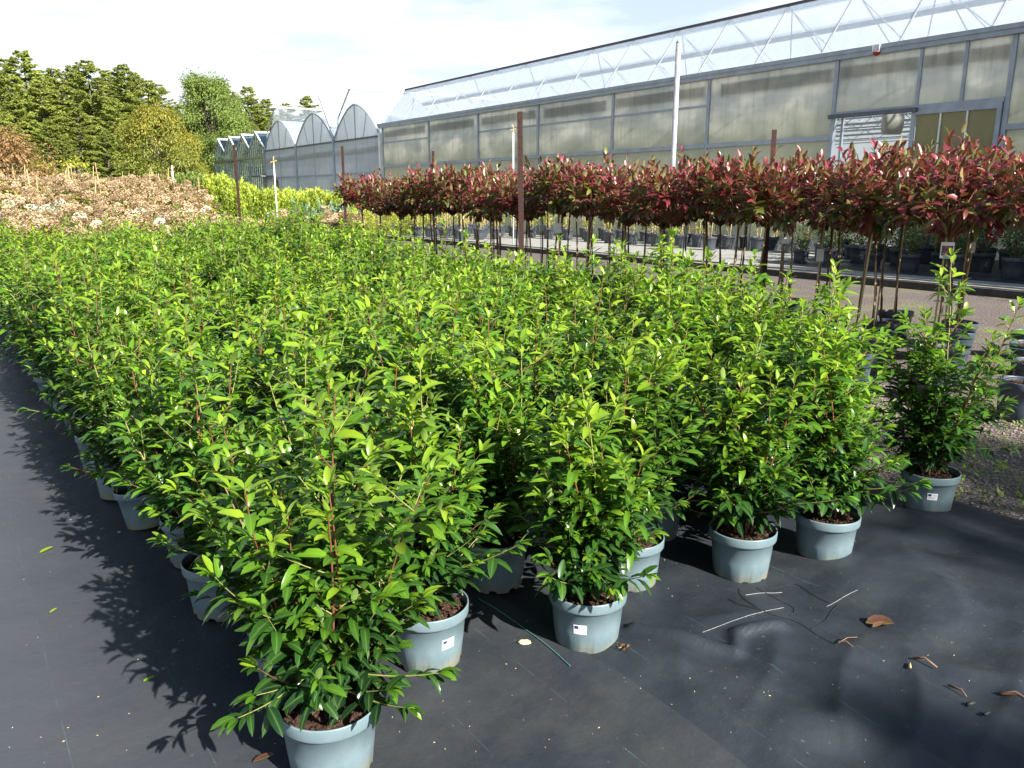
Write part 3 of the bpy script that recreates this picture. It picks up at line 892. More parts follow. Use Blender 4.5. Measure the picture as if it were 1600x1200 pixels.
# ------------------------------------------------------------------ trees beyond
def conifer_proto(seed, H, Rm, mat, tipw=.8, droop=.25, dens=1.0):
    r = random.Random(seed)
    root = empty('conifer_tree')
    mb = MB(); mb.tube([(0, 0, 0), (r.uniform(-.1, .1), r.uniform(-.1, .1), H * .5), (r.uniform(-.2, .2), 0, H * .97)], [H * .016, H * .010, .02], 8)
    mb.build('trunk', M_trunk, root, True)
    L = []; br = MB()
    z = H * .07
    while z < H * .99:
        f = z / H
        Lm = Rm * (1 - f) ** tipw * 1.0 + .16
        for k in range(r.randint(4, 6)):
            an = r.uniform(0, 2 * PI); ln = Lm * r.uniform(.55, 1.15)
            if r.random() < .10: ln *= 1.3
            el = r.uniform(-.12, .3) + f * .45
            pts = []
            for q in range(5):
                s_ = q / 4
                pts.append((math.cos(an) * ln * s_ * math.cos(el), math.sin(an) * ln * s_ * math.cos(el), z + ln * (math.sin(el) * s_ - droop * s_ * s_ + .12 * s_ ** 3)))
            br.tube(pts, [.045 * (1 - f) + .012, .03, .02, .012, .005], 3, False)
            ns = int((12 + ln * 46) * dens)
            for q in range(ns):
                s_ = r.uniform(.12, 1.0) ** .8
                j = min(3, int(s_ * 4)); w_ = s_ * 4 - j
                p = Vector(pts[j]).lerp(Vector(pts[j + 1]), w_)
                side = r.choice((-1, 1)) * r.uniform(.2, 1.3)
                d = Vector((math.cos(an + side), math.sin(an + side), r.uniform(-.35, .3)))
                sp_ = r.uniform(.0, .28) * (1.1 - s_)
                p = p + d * sp_ + Vector((0, 0, r.uniform(-.1, .06)))
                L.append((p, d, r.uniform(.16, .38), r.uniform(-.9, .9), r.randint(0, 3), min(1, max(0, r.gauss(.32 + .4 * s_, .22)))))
        z += H * .016 + r.uniform(0, H * .012)
    o = br.build('branches', M_trunk, root); o['kind'] = 'stuff'
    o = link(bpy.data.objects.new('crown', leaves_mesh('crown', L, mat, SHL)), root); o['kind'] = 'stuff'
    return note(root)
def broad_proto(name, seed, H, Rm, mat, zlow=.1, n=5200, leaf=.28, squash=1.0):
    r = random.Random(seed)
    root = empty(name)
    mb = MB(); mb.tube([(0, 0, 0), (.05, .05, H * .35), (r.uniform(-.2, .2), r.uniform(-.2, .2), H * .75)], [H * .022, H * .015, .03], 8)
    mb.build('trunk', M_trunk, root, True)
    br = MB(); L = []
    cl = []
    for k in range(95):
        th = r.uniform(0, 2 * PI); u_ = r.uniform(0, 1)
        zc = H * (zlow + (1 - zlow) * u_)
        rad = Rm * math.sin(min(1, .28 + u_ * .78) * PI * .93) ** .6 * r.uniform(.45, 1.0)
        c_ = Vector((math.cos(th) * rad, math.sin(th) * rad, min(zc, H * .95)))
        cl.append((c_, r.uniform(.18, .34) * Rm))
        br.tube([(0, 0, H * .2 + .35 * c_.z), c_ * .6 + Vector((0, 0, .35 * c_.z)), c_], [.06, .035, .01], 4, False)
    for q in range(n):
        c_, rr = cl[r.randrange(len(cl))]
        d = Vector((r.gauss(0, 1), r.gauss(0, 1), r.gauss(0, .8))).normalized()
        s_ = r.uniform(.3, 1.05)
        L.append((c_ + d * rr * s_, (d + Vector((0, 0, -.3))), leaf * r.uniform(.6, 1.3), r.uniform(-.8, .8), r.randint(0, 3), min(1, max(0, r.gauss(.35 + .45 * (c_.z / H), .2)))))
    o = br.build('branches', M_trunk, root); o['kind'] = 'stuff'
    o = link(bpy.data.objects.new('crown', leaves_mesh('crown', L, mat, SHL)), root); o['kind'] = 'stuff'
    return note(root)
cosH, sinH = math.cos(R(35.196)), math.sin(R(35.196))
def at(px, dist):
    """point on the ground seen in column px of the photograph at a forward distance dist"""
    k = (px - 800) / 1290.3
    X, Y = k * dist, dist
    return (X * cosH + Y * sinH, -X * sinH + Y * cosH)
used = set()
def place(proto, loc, rz=0, sc=1, label=None, cat=None, group=None, kind=None):
    if proto.name not in used:
        used.add(proto.name); o = proto
    else: o = tree_copy(proto)
    o.location = loc; o.rotation_euler = (0, 0, rz)
    o.scale = (sc, sc, sc) if not isinstance(sc, tuple) else sc
    tag(o, label, cat, group, kind)
    return o
conA = conifer_proto(1, 16, 5.6, M_conif, .85)
conB = conifer_proto(2, 16, 6.2, M_conif, .75, .2)
conC = conifer_proto(3, 16, 5.2, M_conif, .8, .3)
broadT = broad_proto('autumn_tree', 4, 8.0, 3.2, M_autumn, .02, 30000, .20)
pineT = broad_proto('round_tree', 5, 15, 4.4, M_conif2, .03, 40000, .28)
bushT = broad_proto('russet_bush', 6, 4.6, 3.0, M_russet, .02, 10000, .22)
forest = [  # px, distance, top y in the photo, proto, label
    (-70, 78, 120, conA, None), (12, 84, 112, conB, 'tallest thin-topped conifer at the left edge, bare pale stem showing'),
    (62, 86, 90, conA, 'highest conifer of the wood, left, with ragged leaning tip'), (40, 76, 150, conC, None),
    (108, 84, 116, conC, None), (160, 85, 106, conB, 'second highest broad conifer in the middle of the left wood'),
    (135, 74, 170, conA, 'lighter low conifer standing in front, its skirts reaching the hydrangeas'),
    (212, 84, 110, conA, None), (245, 82, 134, conB, None), (190, 76, 160, conB, None), (285, 84, 172, conC, None),
    (88, 74, 190, conB, None), (20, 70, 180, conB, None), (-30, 72, 170, conC, None),
    (398, 86, 142, conC, 'thin dark conifer right behind the glasshouse, bare twigs on top'), (425, 92, 160, conA, None),
    (310, 88, 168, conC, None), (370, 90, 150, conB, None), (335, 94, 150, conB, None), (410, 84, 175, conB, None), (435, 88, 185, conA, None), (270, 78, 190, conB, None), (140, 94, 125, conB, None), (85, 96, 120, conB, None), (200, 96, 130, conB, None), (488, 120, 156, conA, 'far conifer tip poking up above the arched greenhouse roof'),
    (455, 120, 168, conB, None), (-140, 80, 110, conB, None), (85, 80, 128, conC, None), (135, 90, 112, conA, None), (185, 90, 118, conC, None), (228, 90, 122, conA, None), (262, 90, 140, conB, None), (35, 92, 104, conB, None), (-10, 90, 108, conC, None), (110, 70, 215, conC, None), (175, 70, 205, conA, None), (60, 68, 225, conB, None), (-200, 84, 120, conA, None)]
for i, (px, ds, ty, pr, lab) in enumerate(forest):
    x, y = at(px, ds)
    Hh = (305 - ty) * ds / 1290 * 1.0 + 1.5
    sc = Hh / 16
    place(pr, (x, y, -.02), rng.uniform(0, 6), (sc * 1.32, sc * 1.32, sc), lab or 'green conifer in the wood behind the hydrangeas, %s' % ('at the left edge' if px < 50 else 'left of the yellowing tree' if px < 150 else 'behind the yellowing tree' if px < 300 else 'by the glasshouse'), 'tree', 'trees of the wood behind the nursery')
for px, ds, ty, lab in ((338, 82, 128, 'large rounded deep green tree left of the glasshouse'), (375, 76, 185, 'lower rounded tree touching the glasshouse end')):
    x, y = at(px, ds); sc = ((305 - ty) * ds / 1290 + 1.5) / 15
    place(pineT, (x, y, 0), rng.uniform(0, 6), (sc * 1.05, sc * 1.05, sc), lab, 'tree', 'trees of the wood behind the nursery')
for px, ds, ty, sc2, lab in ((248, 62, 178, 1.0, 'yellowing broadleaf tree in front of the conifers, right of the wood'), (290, 66, 215, .9, 'smaller yellow-green broadleaf tree beside the glasshouse trees')):
    x, y = at(px, ds); sc = ((305 - ty) * ds / 1290 + 1.5) / 8
    place(broadT, (x, y, 0), rng.uniform(0, 6), (sc * sc2, sc * sc2, sc), lab, 'tree', 'trees of the wood behind the nursery')
x, y = at(8, 46)
place(bushT, (x, y, .3), 1, .98, 'rounded russet brown bush at the left edge in front of the wood', 'bush')
x, y = at(70, 50)
o = place(broadT, (x, y, 0), 2, .42, 'low green bush between the russet bush and the wood', 'bush')
x, y = at(123, 38)
yb = broad_proto('yellow_bush', 9, 2.6, 1.0, M_gold, .1, 1500, .16)
place(yb, (x, y, .6), 0, .95, 'small bright yellow bush standing above the brown hydrangeas', 'bush')
# trees beside and behind the photographer (outside the picture), whose crowns throw the soft shade on the bare fabric
for x, y, pr, Hh, lab in ((3.85, -12.6, conC, 9.3, 'slim tree behind the photographer'), (6.0, -12.2, pineT, 9.35, 'rounded tree behind the photographer shading the bare fabric'), (10.3, -12.8, pineT, 9.3, 'second rounded tree behind the photographer'),
                          (16.6, -6, pineT, 10.5, 'rounded tree beside the terrace, out of the picture on the right'), (20.0, -5, pineT, 10.5, 'rounded tree near the greenhouse end, out of the picture')):
    sc = Hh / (15 if pr is pineT else 16)
    place(pr, (x, y, 0), rng.uniform(0, 6), (sc * .9, sc * .9, sc), lab, 'tree')

# ------------------------------------------------------------------ pots
def pot_mesh(name, mat, r=.131, h=.2, notch=True, n=72):
    k = r / .131; q = h / .2
    prof = [(.0, .012), (.095, .012), (.101, 0), (.104, .004), (.113, .085), (.1195, .158), (.1225, .160), (.1290, .163), (.1305, .168), (.1315, .196), (.1305, .200), (.1265, .1995), (.1255, .195), (.118, .150), (.114, .13), (0, .13)]
    mb = MB(); mb.lathe([(a * k, b * q) for a, b in prof], n)
    if notch:
        for i in range(n):
            if i % 9 in (0, 1, 2):
                for ring in (2, 3):
                    x, y, z = mb.v[ring * n + i]; mb.v[ring * n + i] = (x, y, z + .012 * q)
    return mb.mesh(name, mat, True)
PM = pot_mesh('pot', M_pot)
PMfar = pot_mesh('pot', M_pot, n=16, notch=False)
def soil_mesh(r=.119, z=.178, chips=150, seed=3):
    rr = random.Random(seed)
    V = [(0, 0, z + .006)]; T = []
    rings, n = 7, 26
    for i in range(1, rings + 1):
        for k in range(n):
            a_ = 2 * PI * k / n; q = r * i / rings
            V.append((q * math.cos(a_), q * math.sin(a_), z + (rr.uniform(-.004, .006) if i < rings else -.004)))
    for k in range(n): T.append((0, 1 + k, 1 + (k + 1) % n))
    for i in range(rings - 1):
        for k in range(n):
            a0 = 1 + i * n + k; a1 = 1 + i * n + (k + 1) % n
            T += [(a0, a0 + n, a1 + n), (a0, a1 + n, a1)]
    for c_ in range(chips):
        a_ = rr.uniform(0, 2 * PI); q = r * .95 * math.sqrt(rr.random())
        p = Vector((q * math.cos(a_), q * math.sin(a_), z + .006))
        d = Vector((rr.gauss(0, 1), rr.gauss(0, 1), rr.gauss(0, .5))).normalized() * rr.uniform(.004, .011)
        e = Vector((-d.y, d.x, rr.uniform(-.003, .003))) * .5; f_ = Vector((0, 0, .004))
        b0 = len(V)
        V += [tuple(p - d), tuple(p + d), tuple(p + e + f_), tuple(p - e + f_ * .5), tuple(p - e * .2 - f_)]
        T += [(b0, b0 + 2, b0 + 1), (b0, b0 + 1, b0 + 3), (b0, b0 + 3, b0 + 2), (b0 + 1, b0 + 2, b0 + 3), (b0, b0 + 4, b0 + 1)]
    return np_mesh('soil', V, T, M_soil, smooth=False)
SOILS = [soil_mesh(seed=i) for i in range(3)]
SOILfar = soil_mesh(chips=0, seed=9)
# sticker with a small blue emblem and grey text lines, wrapped on the pot wall
def sticker(parent, ang, zc=.105, wd=.042, ht=.034, tilt=.03):
    def patch(u0, u1, v0, v1, off, mat, name, par):
        n = 4; mb = MB(); V = []
        for j in (0, 1):
            for i in range(n + 1):
                u_ = u0 + (u1 - u0) * i / n; v_ = (v0, v1)[j]
                z = zc + v_ + u_ * tilt
                rad = .1045 + (.1195 - .1045) * (z - .004) / .154 + off
                a_ = ang + u_ / .112
                V.append((rad * math.cos(a_), rad * math.sin(a_), z))
        F = [(i, i + 1, n + 2 + i, n + 1 + i) for i in range(n)]
        mb.add(V, F)
        return mb.build(name, mat, par)
    s_ = patch(-wd / 2, wd / 2, -ht / 2, ht / 2, .0016, M_lily, 'pot_label', parent)
    patch(-wd * .42, -wd * .12, ht * .08, ht * .40, .0022, M_blue, 'label_emblem', s_)
    for q in (.28, .12): patch(-wd * .02, wd * .40, ht * q, ht * (q + .05), .0022, M_lgrey, 'label_text', s_)
    for q in (-.12, -.26): patch(-wd * .40, wd * .30, ht * q, ht * (q + .04), .0022, M_lgrey, 'label_text', s_)

# ------------------------------------------------------------------ laurel shrubs
def shrub_layout(seed, Hm=.9, spread=1.0):
    """returns stems (list of point lists, radius, red?) and leaves"""
    r = random.Random(seed)
    stems = []; L = []
    def leaf_on(p, d, az, size, tint, up=.6):
        out_ = Vector((math.cos(az), math.sin(az), 0))
        dd = (out_ * 1.0 + d * up + Vector((0, 0, r.uniform(-.25, .3)))).normalized()
        pet = p + dd * size * .12
        L.append((pet, dd, size, r.uniform(-.45, .45), r.choice((0, 1, 1, 2, 2, 3)), max(0, min(1, tint))))
    def shoot(p0, d0, ln, rad, lvl, zbase):
        n = max(4, int(ln / .035))
        pts = [Vector(p0)]; d = Vector(d0).normalized()
        az = r.uniform(0, 6.28)
        for i in range(n):
            d = (d + Vector((r.gauss(0, .035), r.gauss(0, .035), .055 if lvl else .02))).normalized()
            pts.append(pts[-1] + d * (ln / n))
        acc = 0; k = 0
        step = .0200 if lvl == 0 else .0165
        tt = .05 if lvl == 0 else .04
        while tt < ln:
            s_ = tt / ln * n; i = min(n - 1, int(s_)); p = pts[i].lerp(pts[i + 1], s_ - i)
            dd = (pts[i + 1] - pts[i]).normalized()
            rem = ln - tt
            size = r.uniform(.072, .106) * (1 if rem > .08 else .55 + rem * 5.5)
            if lvl: size *= .86
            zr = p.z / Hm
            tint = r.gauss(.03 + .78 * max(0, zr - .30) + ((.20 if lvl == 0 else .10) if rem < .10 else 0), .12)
            az += 2.4 + r.uniform(-.3, .3)
            leaf_on(p, dd, az, size, tint, .55 if rem > .05 else 1.5)
            # side shoots
            if lvl == 0 and rem > .10 and r.random() < (.66 if p.z < .65 * Hm else .44):
                sl = r.uniform(.09, .32) * (1 - .55 * tt / ln)
                o_ = Vector((math.cos(az), math.sin(az), r.uniform(.45, 1.1)))
                shoot(p, o_, sl, rad * .45, 1, p.z)
            tt += step * r.uniform(.8, 1.25)
        # terminal tuft
        for q in range(4):
            az += 2.4
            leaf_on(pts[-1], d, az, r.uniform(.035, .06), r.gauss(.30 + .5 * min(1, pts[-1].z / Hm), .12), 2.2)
        stems.append((pts, rad, lvl, r.random() < (.62 if lvl == 0 else .15)))
    ns = r.randint(7, 9)
    for i in range(ns):
        a_ = 2 * PI * i / ns + r.uniform(-.4, .4)
        lean = r.uniform(.06, .30) * spread
        if i == 0: lean = .03
        ln = Hm * (r.uniform(.72, .95) if i else 1.0) * (1 - .25 * lean)
        b0 = Vector((math.cos(a_) * .03, math.sin(a_) * .03, .17))
        shoot(b0, (math.cos(a_) * lean, math.sin(a_) * lean, 1), ln, .0048, 0, 0)
    # low drooping skirt branches
    for i in range(r.randint(10, 12)):
        a_ = r.uniform(0, 2 * PI)
        shoot(Vector((math.cos(a_) * .02, math.sin(a_) * .02, .22 + r.random() * .16)), (math.cos(a_), math.sin(a_), r.uniform(-.25, .6)), r.uniform(.16, .36), .003, 1, 0)
    return stems, L
def stems_mesh(stems, red):
    mb = MB()
    for pts, rad, lvl, isred in stems:
        if isred != red: continue
        n = len(pts)
        mb.tube(pts, [rad * (1 - .65 * i / (n - 1)) for i in range(n)], 5 if lvl == 0 else 4, False)
    return mb.mesh('stems', M_stemr if red else M_stemg, True)
def make_shrub(seed, name='laurel_shrub', Hm=.84, spread=1.0, pieces=False):
    root = empty(name)
    stems, L = shrub_layout(seed, Hm, spread)
    obj('pot', PM if pieces else PMfar, root)
    obj('soil', SOILS[seed % 3] if pieces else SOILfar, root)
    o = obj('stems', stems_mesh(stems, False), root); o = obj('red_stems', stems_mesh(stems, True), root)
    if pieces:
        r = random.Random(seed); r.shuffle(L)
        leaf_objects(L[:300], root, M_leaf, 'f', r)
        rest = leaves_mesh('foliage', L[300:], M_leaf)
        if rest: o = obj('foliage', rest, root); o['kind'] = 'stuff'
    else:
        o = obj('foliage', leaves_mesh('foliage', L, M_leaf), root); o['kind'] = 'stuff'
    return root, L
GRP = 'potted green laurel shrubs standing in a block'
FZ = .036
# hero shrubs (x, y, z, seed, height, spread, label, sticker angle or None, tilt)
cam_az = lambda x, y: math.atan2(-y, -x)
hero = [
    (.67, 1.77, .036, 101, .84, 1.3, 'nearest green shrub, its blue-grey pot cut off by the bottom edge', None),
    (1.13, 2.07, .036, 102, .84, 1.0, 'green shrub in the pot just right of the nearest one, white sticker facing right', .55),
    (1.62, 1.86, .030, 103, .72, .75, 'narrow green shrub in the sunlit pot at the middle front, white sticker and notched foot', -.18),
    (2.04, 2.10, .022, 104, .86, .8, 'green shrub whose sunlit pot touches the middle front pot from behind', -.75),
    (2.46, 1.90, .020, 105, .80, .85, 'green shrub in a pot with an ochre mud crust at its foot', None),
    (2.87, 1.80, .020, 106, .92, 1.0, 'green shrub with one low branch hanging over its half-hidden pot', None),
    (3.72, 1.82, .028, 107, 1.04, 1.6, 'outermost green shrub at the gravel edge, dark teal shaded pot with white sticker', .20),
    (3.30, 2.18, .020, 108, 1.0, 1.2, 'green shrub behind the one with the low branch, pale pot edge showing', None),
    (1.60, 2.38, .036, 109, .86, 1.0, 'green shrub in the shaded pot between the second and middle front pots', None),
    (.74, 2.24, .036, 110, .86, 1.7, 'green shrub directly behind the nearest one, pot almost hidden', None),
    (.68, 2.78, .036, 111, .88, 2.1, 'left edge shrub in a dark shaded pot over the leafy shadow', None),
    (.71, 3.26, .036, 112, .86, 2.1, 'left edge shrub with a branch reaching out over the dusty fabric', None),
    (1.08, 2.62, .036, 113, .88, 1.0, 'green shrub with a tall red stem behind the nearest two', None),
    (2.02, 2.62, .020, 114, .88, 1.0, 'green shrub in the shaded pot behind the second sunlit pot', None),
]
for i, (x, y, z, sd_, Hm, spd, lab, st) in enumerate(hero):
    root, L = make_shrub(sd_, 'laurel_shrub', Hm, spd, True)
    root.location = (x, y, z)
    tag(root, lab, 'shrub', GRP)
    if st is not None: sticker(root, cam_az(x, y) + st)
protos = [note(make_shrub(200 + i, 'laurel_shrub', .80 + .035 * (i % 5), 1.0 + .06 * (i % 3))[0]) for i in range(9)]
colx = [.62, 1.10, 1.58, 2.03, 2.46, 2.88, 3.31, 3.74, 4.16]
starty = [3.78, 3.12, 2.88, 3.10, 2.38, 2.30, 2.68, 2.62, 3.2]
cnt = 0
for ci, (cx, sy) in enumerate(zip(colx, starty)):
    y = sy
    while y < 13.1 + (ci % 2) * .2:
        x = cx + rng.uniform(-.035, .035)
        o_ = protos[rng.randrange(9)]
        last = y + .47 > 13.1
        if ci == 0 and y < 6.0:
            k = round((y - sy) / .46)
            lab = ['left edge shrub in a shaded pot with a white sticker beside the dusty path', 'left edge shrub, second of two pots with a sticker catching light', 'left edge shrub low down where the leafy shadow narrows', 'left edge shrub where the block starts to close over the path', 'left edge shrub just before the row leaves the picture'][min(4, k)]
        elif ci == 0: lab = 'green shrub in the outer left row far along the dusty path'
        elif last: lab = 'green shrub in the far end row in front of the brown hydrangeas'
        elif ci == 8: lab = 'green shrub in the outer right row facing the red-leaved standards'
        else:
            lab = 'green shrub, %s row from the dusty path, %s' % (['first', 'second', 'third', 'fourth', 'fifth', 'sixth', 'seventh', 'eighth'][ci], 'just behind the front pots' if y < 4.4 else 'near half of the block' if y < 7.5 else 'far half of the block' if y < 10.5 else 'near the far end')
        z = FZ if x < 1.55 else .018
        s_ = rng.uniform(.93, 1.08) * (1 + .10 * smooth01((x - 2.6) / 1.0)) * (1 + .05 * smooth01((y - 6) / 4))
        p = place(o_, (x, y, z), rng.uniform(0, 6.28), (s_, s_, s_ * rng.uniform(.88, 1.08) if not rng.random() < .06 else s_ * 1.13), lab, 'shrub', GRP)
        p.rotation_euler.x = rng.gauss(0, .045); p.rotation_euler.y = rng.gauss(-.03 if ci < 2 else 0, .045)
        if ci == 0 and y < 5.3 and cnt < 2:
            sticker(p, cam_az(x, y) - p.rotation_euler.z + .1); cnt += 1
        y += .46 + rng.uniform(-.03, .03)
        

# ------------------------------------------------------------------ red photinia standards
PMd = pot_mesh('pot', M_npot, .165, .27, False, 28)
SOILd = soil_mesh(r=.148, z=.245, chips=60, seed=14)
def phot_layout(seed, Rm=.37):
    r = random.Random(seed); L = []; st = []; tsh = r.uniform(-.05, .10)
    zc = 1.45
    for k in range(58):
        d = Vector((r.gauss(0, 1), r.gauss(0, 1), r.gauss(.15, .75))).normalized()
        e = Vector((0, 0, zc)) + Vector((d.x * Rm, d.y * Rm, max(d.z, -.8) * .20)) * r.uniform(.6, 1.05)
        st.append(([Vector((0, 0, 1.2)), Vector((d.x * .12, d.y * .12, 1.3 + d.z * .08)), e], .006, 0, False))
        upd = (Vector((d.x * .45, d.y * .45, 1))).normalized() if d.z > -.1 else (d + Vector((0, 0, .2))).normalized()
        ln = r.uniform(.07, .20) if d.z > .1 else r.uniform(.04, .08)
        if r.random() < .16 and d.z > .2: ln += r.uniform(.06, .16)
        tip = e + upd * ln
        st.append(([e, tip], .003, 1, True))
        nl = r.randint(8, 12); az = r.uniform(0, 6)
        for q in range(nl):
            f_ = q / (nl - 1); az += 2.4
            p = e.lerp(tip, f_) - upd * .05 * (1 - f_)
            dd = Vector((math.cos(az), math.sin(az), 0)) * (1.0 - .65 * f_) + upd * (.25 + 1.0 * f_) + Vector((0, 0, -.25 * (1 - f_)))
            size = r.uniform(.105, .150) * (1 - .35 * f_)
            h_ = (e.z - 1.15) / .55
            tint = r.gauss(.10 + tsh + .60 * h_ + .34 * f_, .15)
            if r.random() < .10: tint = .31
            L.append((p, dd, size, r.uniform(-.6, .6), r.choice((0, 0, 1, 2, 3)), max(0, min(1, tint))))
    return st, L
def make_phot(seed, pieces=False, canes=1):
    r = random.Random(seed)
    root = empty('photinia_standard')
    st, L = phot_layout(seed)
    obj('pot', PMd, root); obj('soil', SOILd, root)
    mb = MB(); mb.tube([(0, 0, .2), (r.uniform(-.02, .02), r.uniform(-.02, .02), .7), (0, 0, 1.32)], [.013, .011, .009], 6)
    mb.build('stem', M_ptrunk, root, True)
    a_ = r.uniform(0, 6)
    MB().tube([(math.cos(a_) * .05, math.sin(a_) * .05, .2), (math.cos(a_ + 2) * .02, math.sin(a_ + 2) * .02, 1.35)], .007, 5).build('cane', M_cane, root)
    obj('branches', stems_mesh([(p, q, w_, True) for p, q, w_, e in st], True), root)
    if pieces:
        r.shuffle(L); leaf_objects(L[:280], root, M_phot, 'p', r)
        rest = L[280:]
    else: rest = L
    o = obj('crown', leaves_mesh('crown', rest, M_phot, SHP), root); o['kind'] = 'stuff'
    return root
def tie(root, ang, z=.9, printed=False, wd=.07, ht=.12):
    """card label tied to the stem"""
    d = Vector((math.cos(ang), math.sin(ang), 0)); s_ = Vector((-d.y, d.x, 0))
    def quad(off, u0, u1, v0, v1, mat, name, par, th=.001):
        mb = MB(); c_ = d * off
        vs = []
        for o2 in (0, th):
            for u_, v_ in ((u0, v0), (u1, v0), (u1, v1), (u0, v1)): vs.append(c_ + d * o2 + s_ * u_ + Vector((0, 0, z + v_)))
        mb.add(vs, [(3, 2, 1, 0), (4, 5, 6, 7), (0, 1, 5, 4), (1, 2, 6, 5), (2, 3, 7, 6), (3, 0, 4, 7)])
        return mb.build(name, mat, par)
    c_ = quad(.03, -wd / 2, wd / 2, -ht / 2, ht / 2, M_lily if printed else M_clear, 'plant_label', root)
    if printed:
        quad(.0316, -wd * .42, wd * .42, -ht * .33, ht * .28, M_card, 'label_picture', c_, .0004)
        quad(.0316, -wd * .25, wd * .25, -ht * .46, -ht * .37, M_weedp, 'label_band', c_, .0004)
M_weedp = simple('label_green', (.08, .30, .12), (.10, .34, .2), 12, .4, bs=0)
PG = 'red-leaved photinia standards in a bed'
pprot = [note(make_phot(300 + i)) for i in range(6)]
prows = [(5.95, 2.35, .66), (6.72, 1.95, .66), (7.5, 2.3, .68), (8.25, 2.6, .7)]
pn = 0
front_labels = ['red-leaved standard at the right edge, two crossing stakes under its crown', 'red-leaved standard with a printed picture card tied to its stem', 'red-leaved standard with greenish underside left of the one with the picture card', 'red-leaved standard under the open greenhouse doorway']
for ri, (px_, py_, stp) in enumerate(prows):
    y = py_; k = 0
    while y < 13.1 + (.4 if ri else 0):
        x = px_ + rng.uniform(-.05, .05)
        sc = rng.uniform(.95, 1.07)
        if ri == 0 and k < 4:
            o = make_phot(330 + k, True)
            o.location = (x, y, 0); o.rotation_euler = (0, 0, 0)
            tag(o, front_labels[k], 'potted tree', PG)
            if k == 1: tie(o, cam_az(x, y), 1.12, True, .085, .115)
            elif k == 0: tie(o, cam_az(x, y) + .9, .95, False, .05, .13)
            elif k == 3: tie(o, cam_az(x, y) + .6, 1.15, False, .07, .10)
        else:
            end = y + stp > 13.1 + (.4 if ri else 0)
            lab = ('red-leaved standard at the far left end of the bed' if end else 'red-leaved standard in the row facing the green shrubs, %s' % ('right of the galvanised pole' if y < 7 else 'around the tallest iron post' if y < 10.5 else 'towards the left end') if ri == 0 else 'red-leaved standard, %s row of the bed, %s' % (['', 'second', 'third', 'rearmost'][ri], 'towards the right edge' if y < 5.5 else 'around the tall galvanised pole' if y < 9.5 else 'towards its left end'))
            o = place(pprot[rng.randrange(6)], (x, y, 0), rng.uniform(0, 6.28), (sc, sc, sc * rng.uniform(.97, 1.04)), lab, 'potted tree', PG)
            if rng.random() < .18: tie(o, cam_az(x, y) - o.rotation_euler.z, rng.uniform(.9, 1.1), False, .06, .11)
        o.rotation_euler.x = rng.uniform(-.05, .05); o.rotation_euler.y = rng.uniform(-.05, .05)
        y += stp * rng.uniform(.93, 1.07); k += 1

# green support wire beside the photinia bed
tag(MB().tube([(5.70, .5, .52), (5.74, 14, .5)], .002, 4).build('wire', M_teal), 'thin teal wire stretched along the photinia bed', 'wire')

# ------------------------------------------------------------------ posts and poles
def iron_post(x, y, h, rz, leanx, leany, lab, zb=0):
    root = empty('iron_post', (x, y, zb), rz)
    t_ = .005; w_ = .056
    mb = MB()
    out_ = [(0, 0), (w_, 0), (w_, t_), (t_, t_), (t_, w_), (0, w_)]
    mb.add([(a, b, 0) for a, b in out_] + [(a, b, h) for a, b in out_], [(0, 1, 7, 6), (1, 2, 8, 7), (2, 3, 9, 8), (3, 4, 10, 9), (4, 5, 11, 10), (5, 0, 6, 11), (6, 7, 8, 9, 10, 11)])
    mb.build('angle_bar', M_rust, root)
    for z in [h - .08 - .25 * i for i in range(int(h / .25) - 1)]:
        mb = MB(); mb.tube([(w_ * .55, -.001, z), (w_ * .55, -.003, z)], .007, 8); mb.build('bolt_hole', M_kerbd, root)
    root.rotation_euler.x = leanx; root.rotation_euler.y = leany
    return tag(root, lab, 'post', 'rusty angle iron posts')
a0 = R(-125)
iron_post(*at(813, 8.3), 2.30, R(-60), 0.0, -.016, 'tallest rust-brown angle iron post, standing between green shrubs and red standards')
iron_post(7.98, 6.15, 2.23, R(-60), 0, 0, 'dark brown iron post rising from the right half of the red-leaved bed')
iron_post(*at(676, 16.3), 2.34, R(-60), 0, 0, 'short visible iron post tip above the middle of the red-leaved bed')
iron_post(*at(536, 15.1), 2.36, R(-60), 0, 0, 'iron post at the far left end of the red-leaved bed')
iron_post(*at(371, 13.9), 2.32, R(-60), 0.0, -.01, 'brown iron post in front of the glasshouse, among the hydrangeas')
def pole(x, y, h, r_, lab, lean=(0, 0), cap=True, head=False, zb=0, name='metal_pole', mat=None):
    root = empty(name, (x, y, zb))
    MB().tube([(0, 0, 0), (0, 0, h)], r_, 12).build('tube', mat or M_galv, root, True)
    if cap:
        MB().tube([(0, 0, h), (0, 0, h + .03), (0, 0, h + .05)], [r_ * 1.02, r_ * .7, r_ * .1], 12).build('flattened_top', mat or M_galv, root, True)
        MB().tube([(-r_ * 1.02, 0, h - .1), (-r_ * 1.2, 0, h - .1)], .012, 8).build('bolt_hole', M_alud, root)
    if head:
        MB().tube([(0, 0, h), (0, 0, h + .08)], .016, 8).build('nozzle', simple('brass', (.45, .36, .16), (.3, .24, .1), 9), root)
        mb = MB(); mb.bar((-.07, .05, h + .06), (.07, -.04, h + .10), .02, .02); mb.bar((.0, 0, h + .1), (.04, .1, h + .2), .02, .02)
        mb.build('sprinkler_arm', MATS['brass'] if 'brass' in MATS else M_galv, root)
    root.rotation_euler.x, root.rotation_euler.y = lean
    return tag(root, lab, 'sprinkler' if head else 'pole')
pole(9.2, 8.85, 3.66, .040, 'tall galvanised pole standing behind the red-leaved bed', (0, .004))
x, y = at(802, 23); pole(x, y, 3.18, .020, 'white sprinkler riser beside the tallest iron post', head=True, cap=False, mat=M_white)
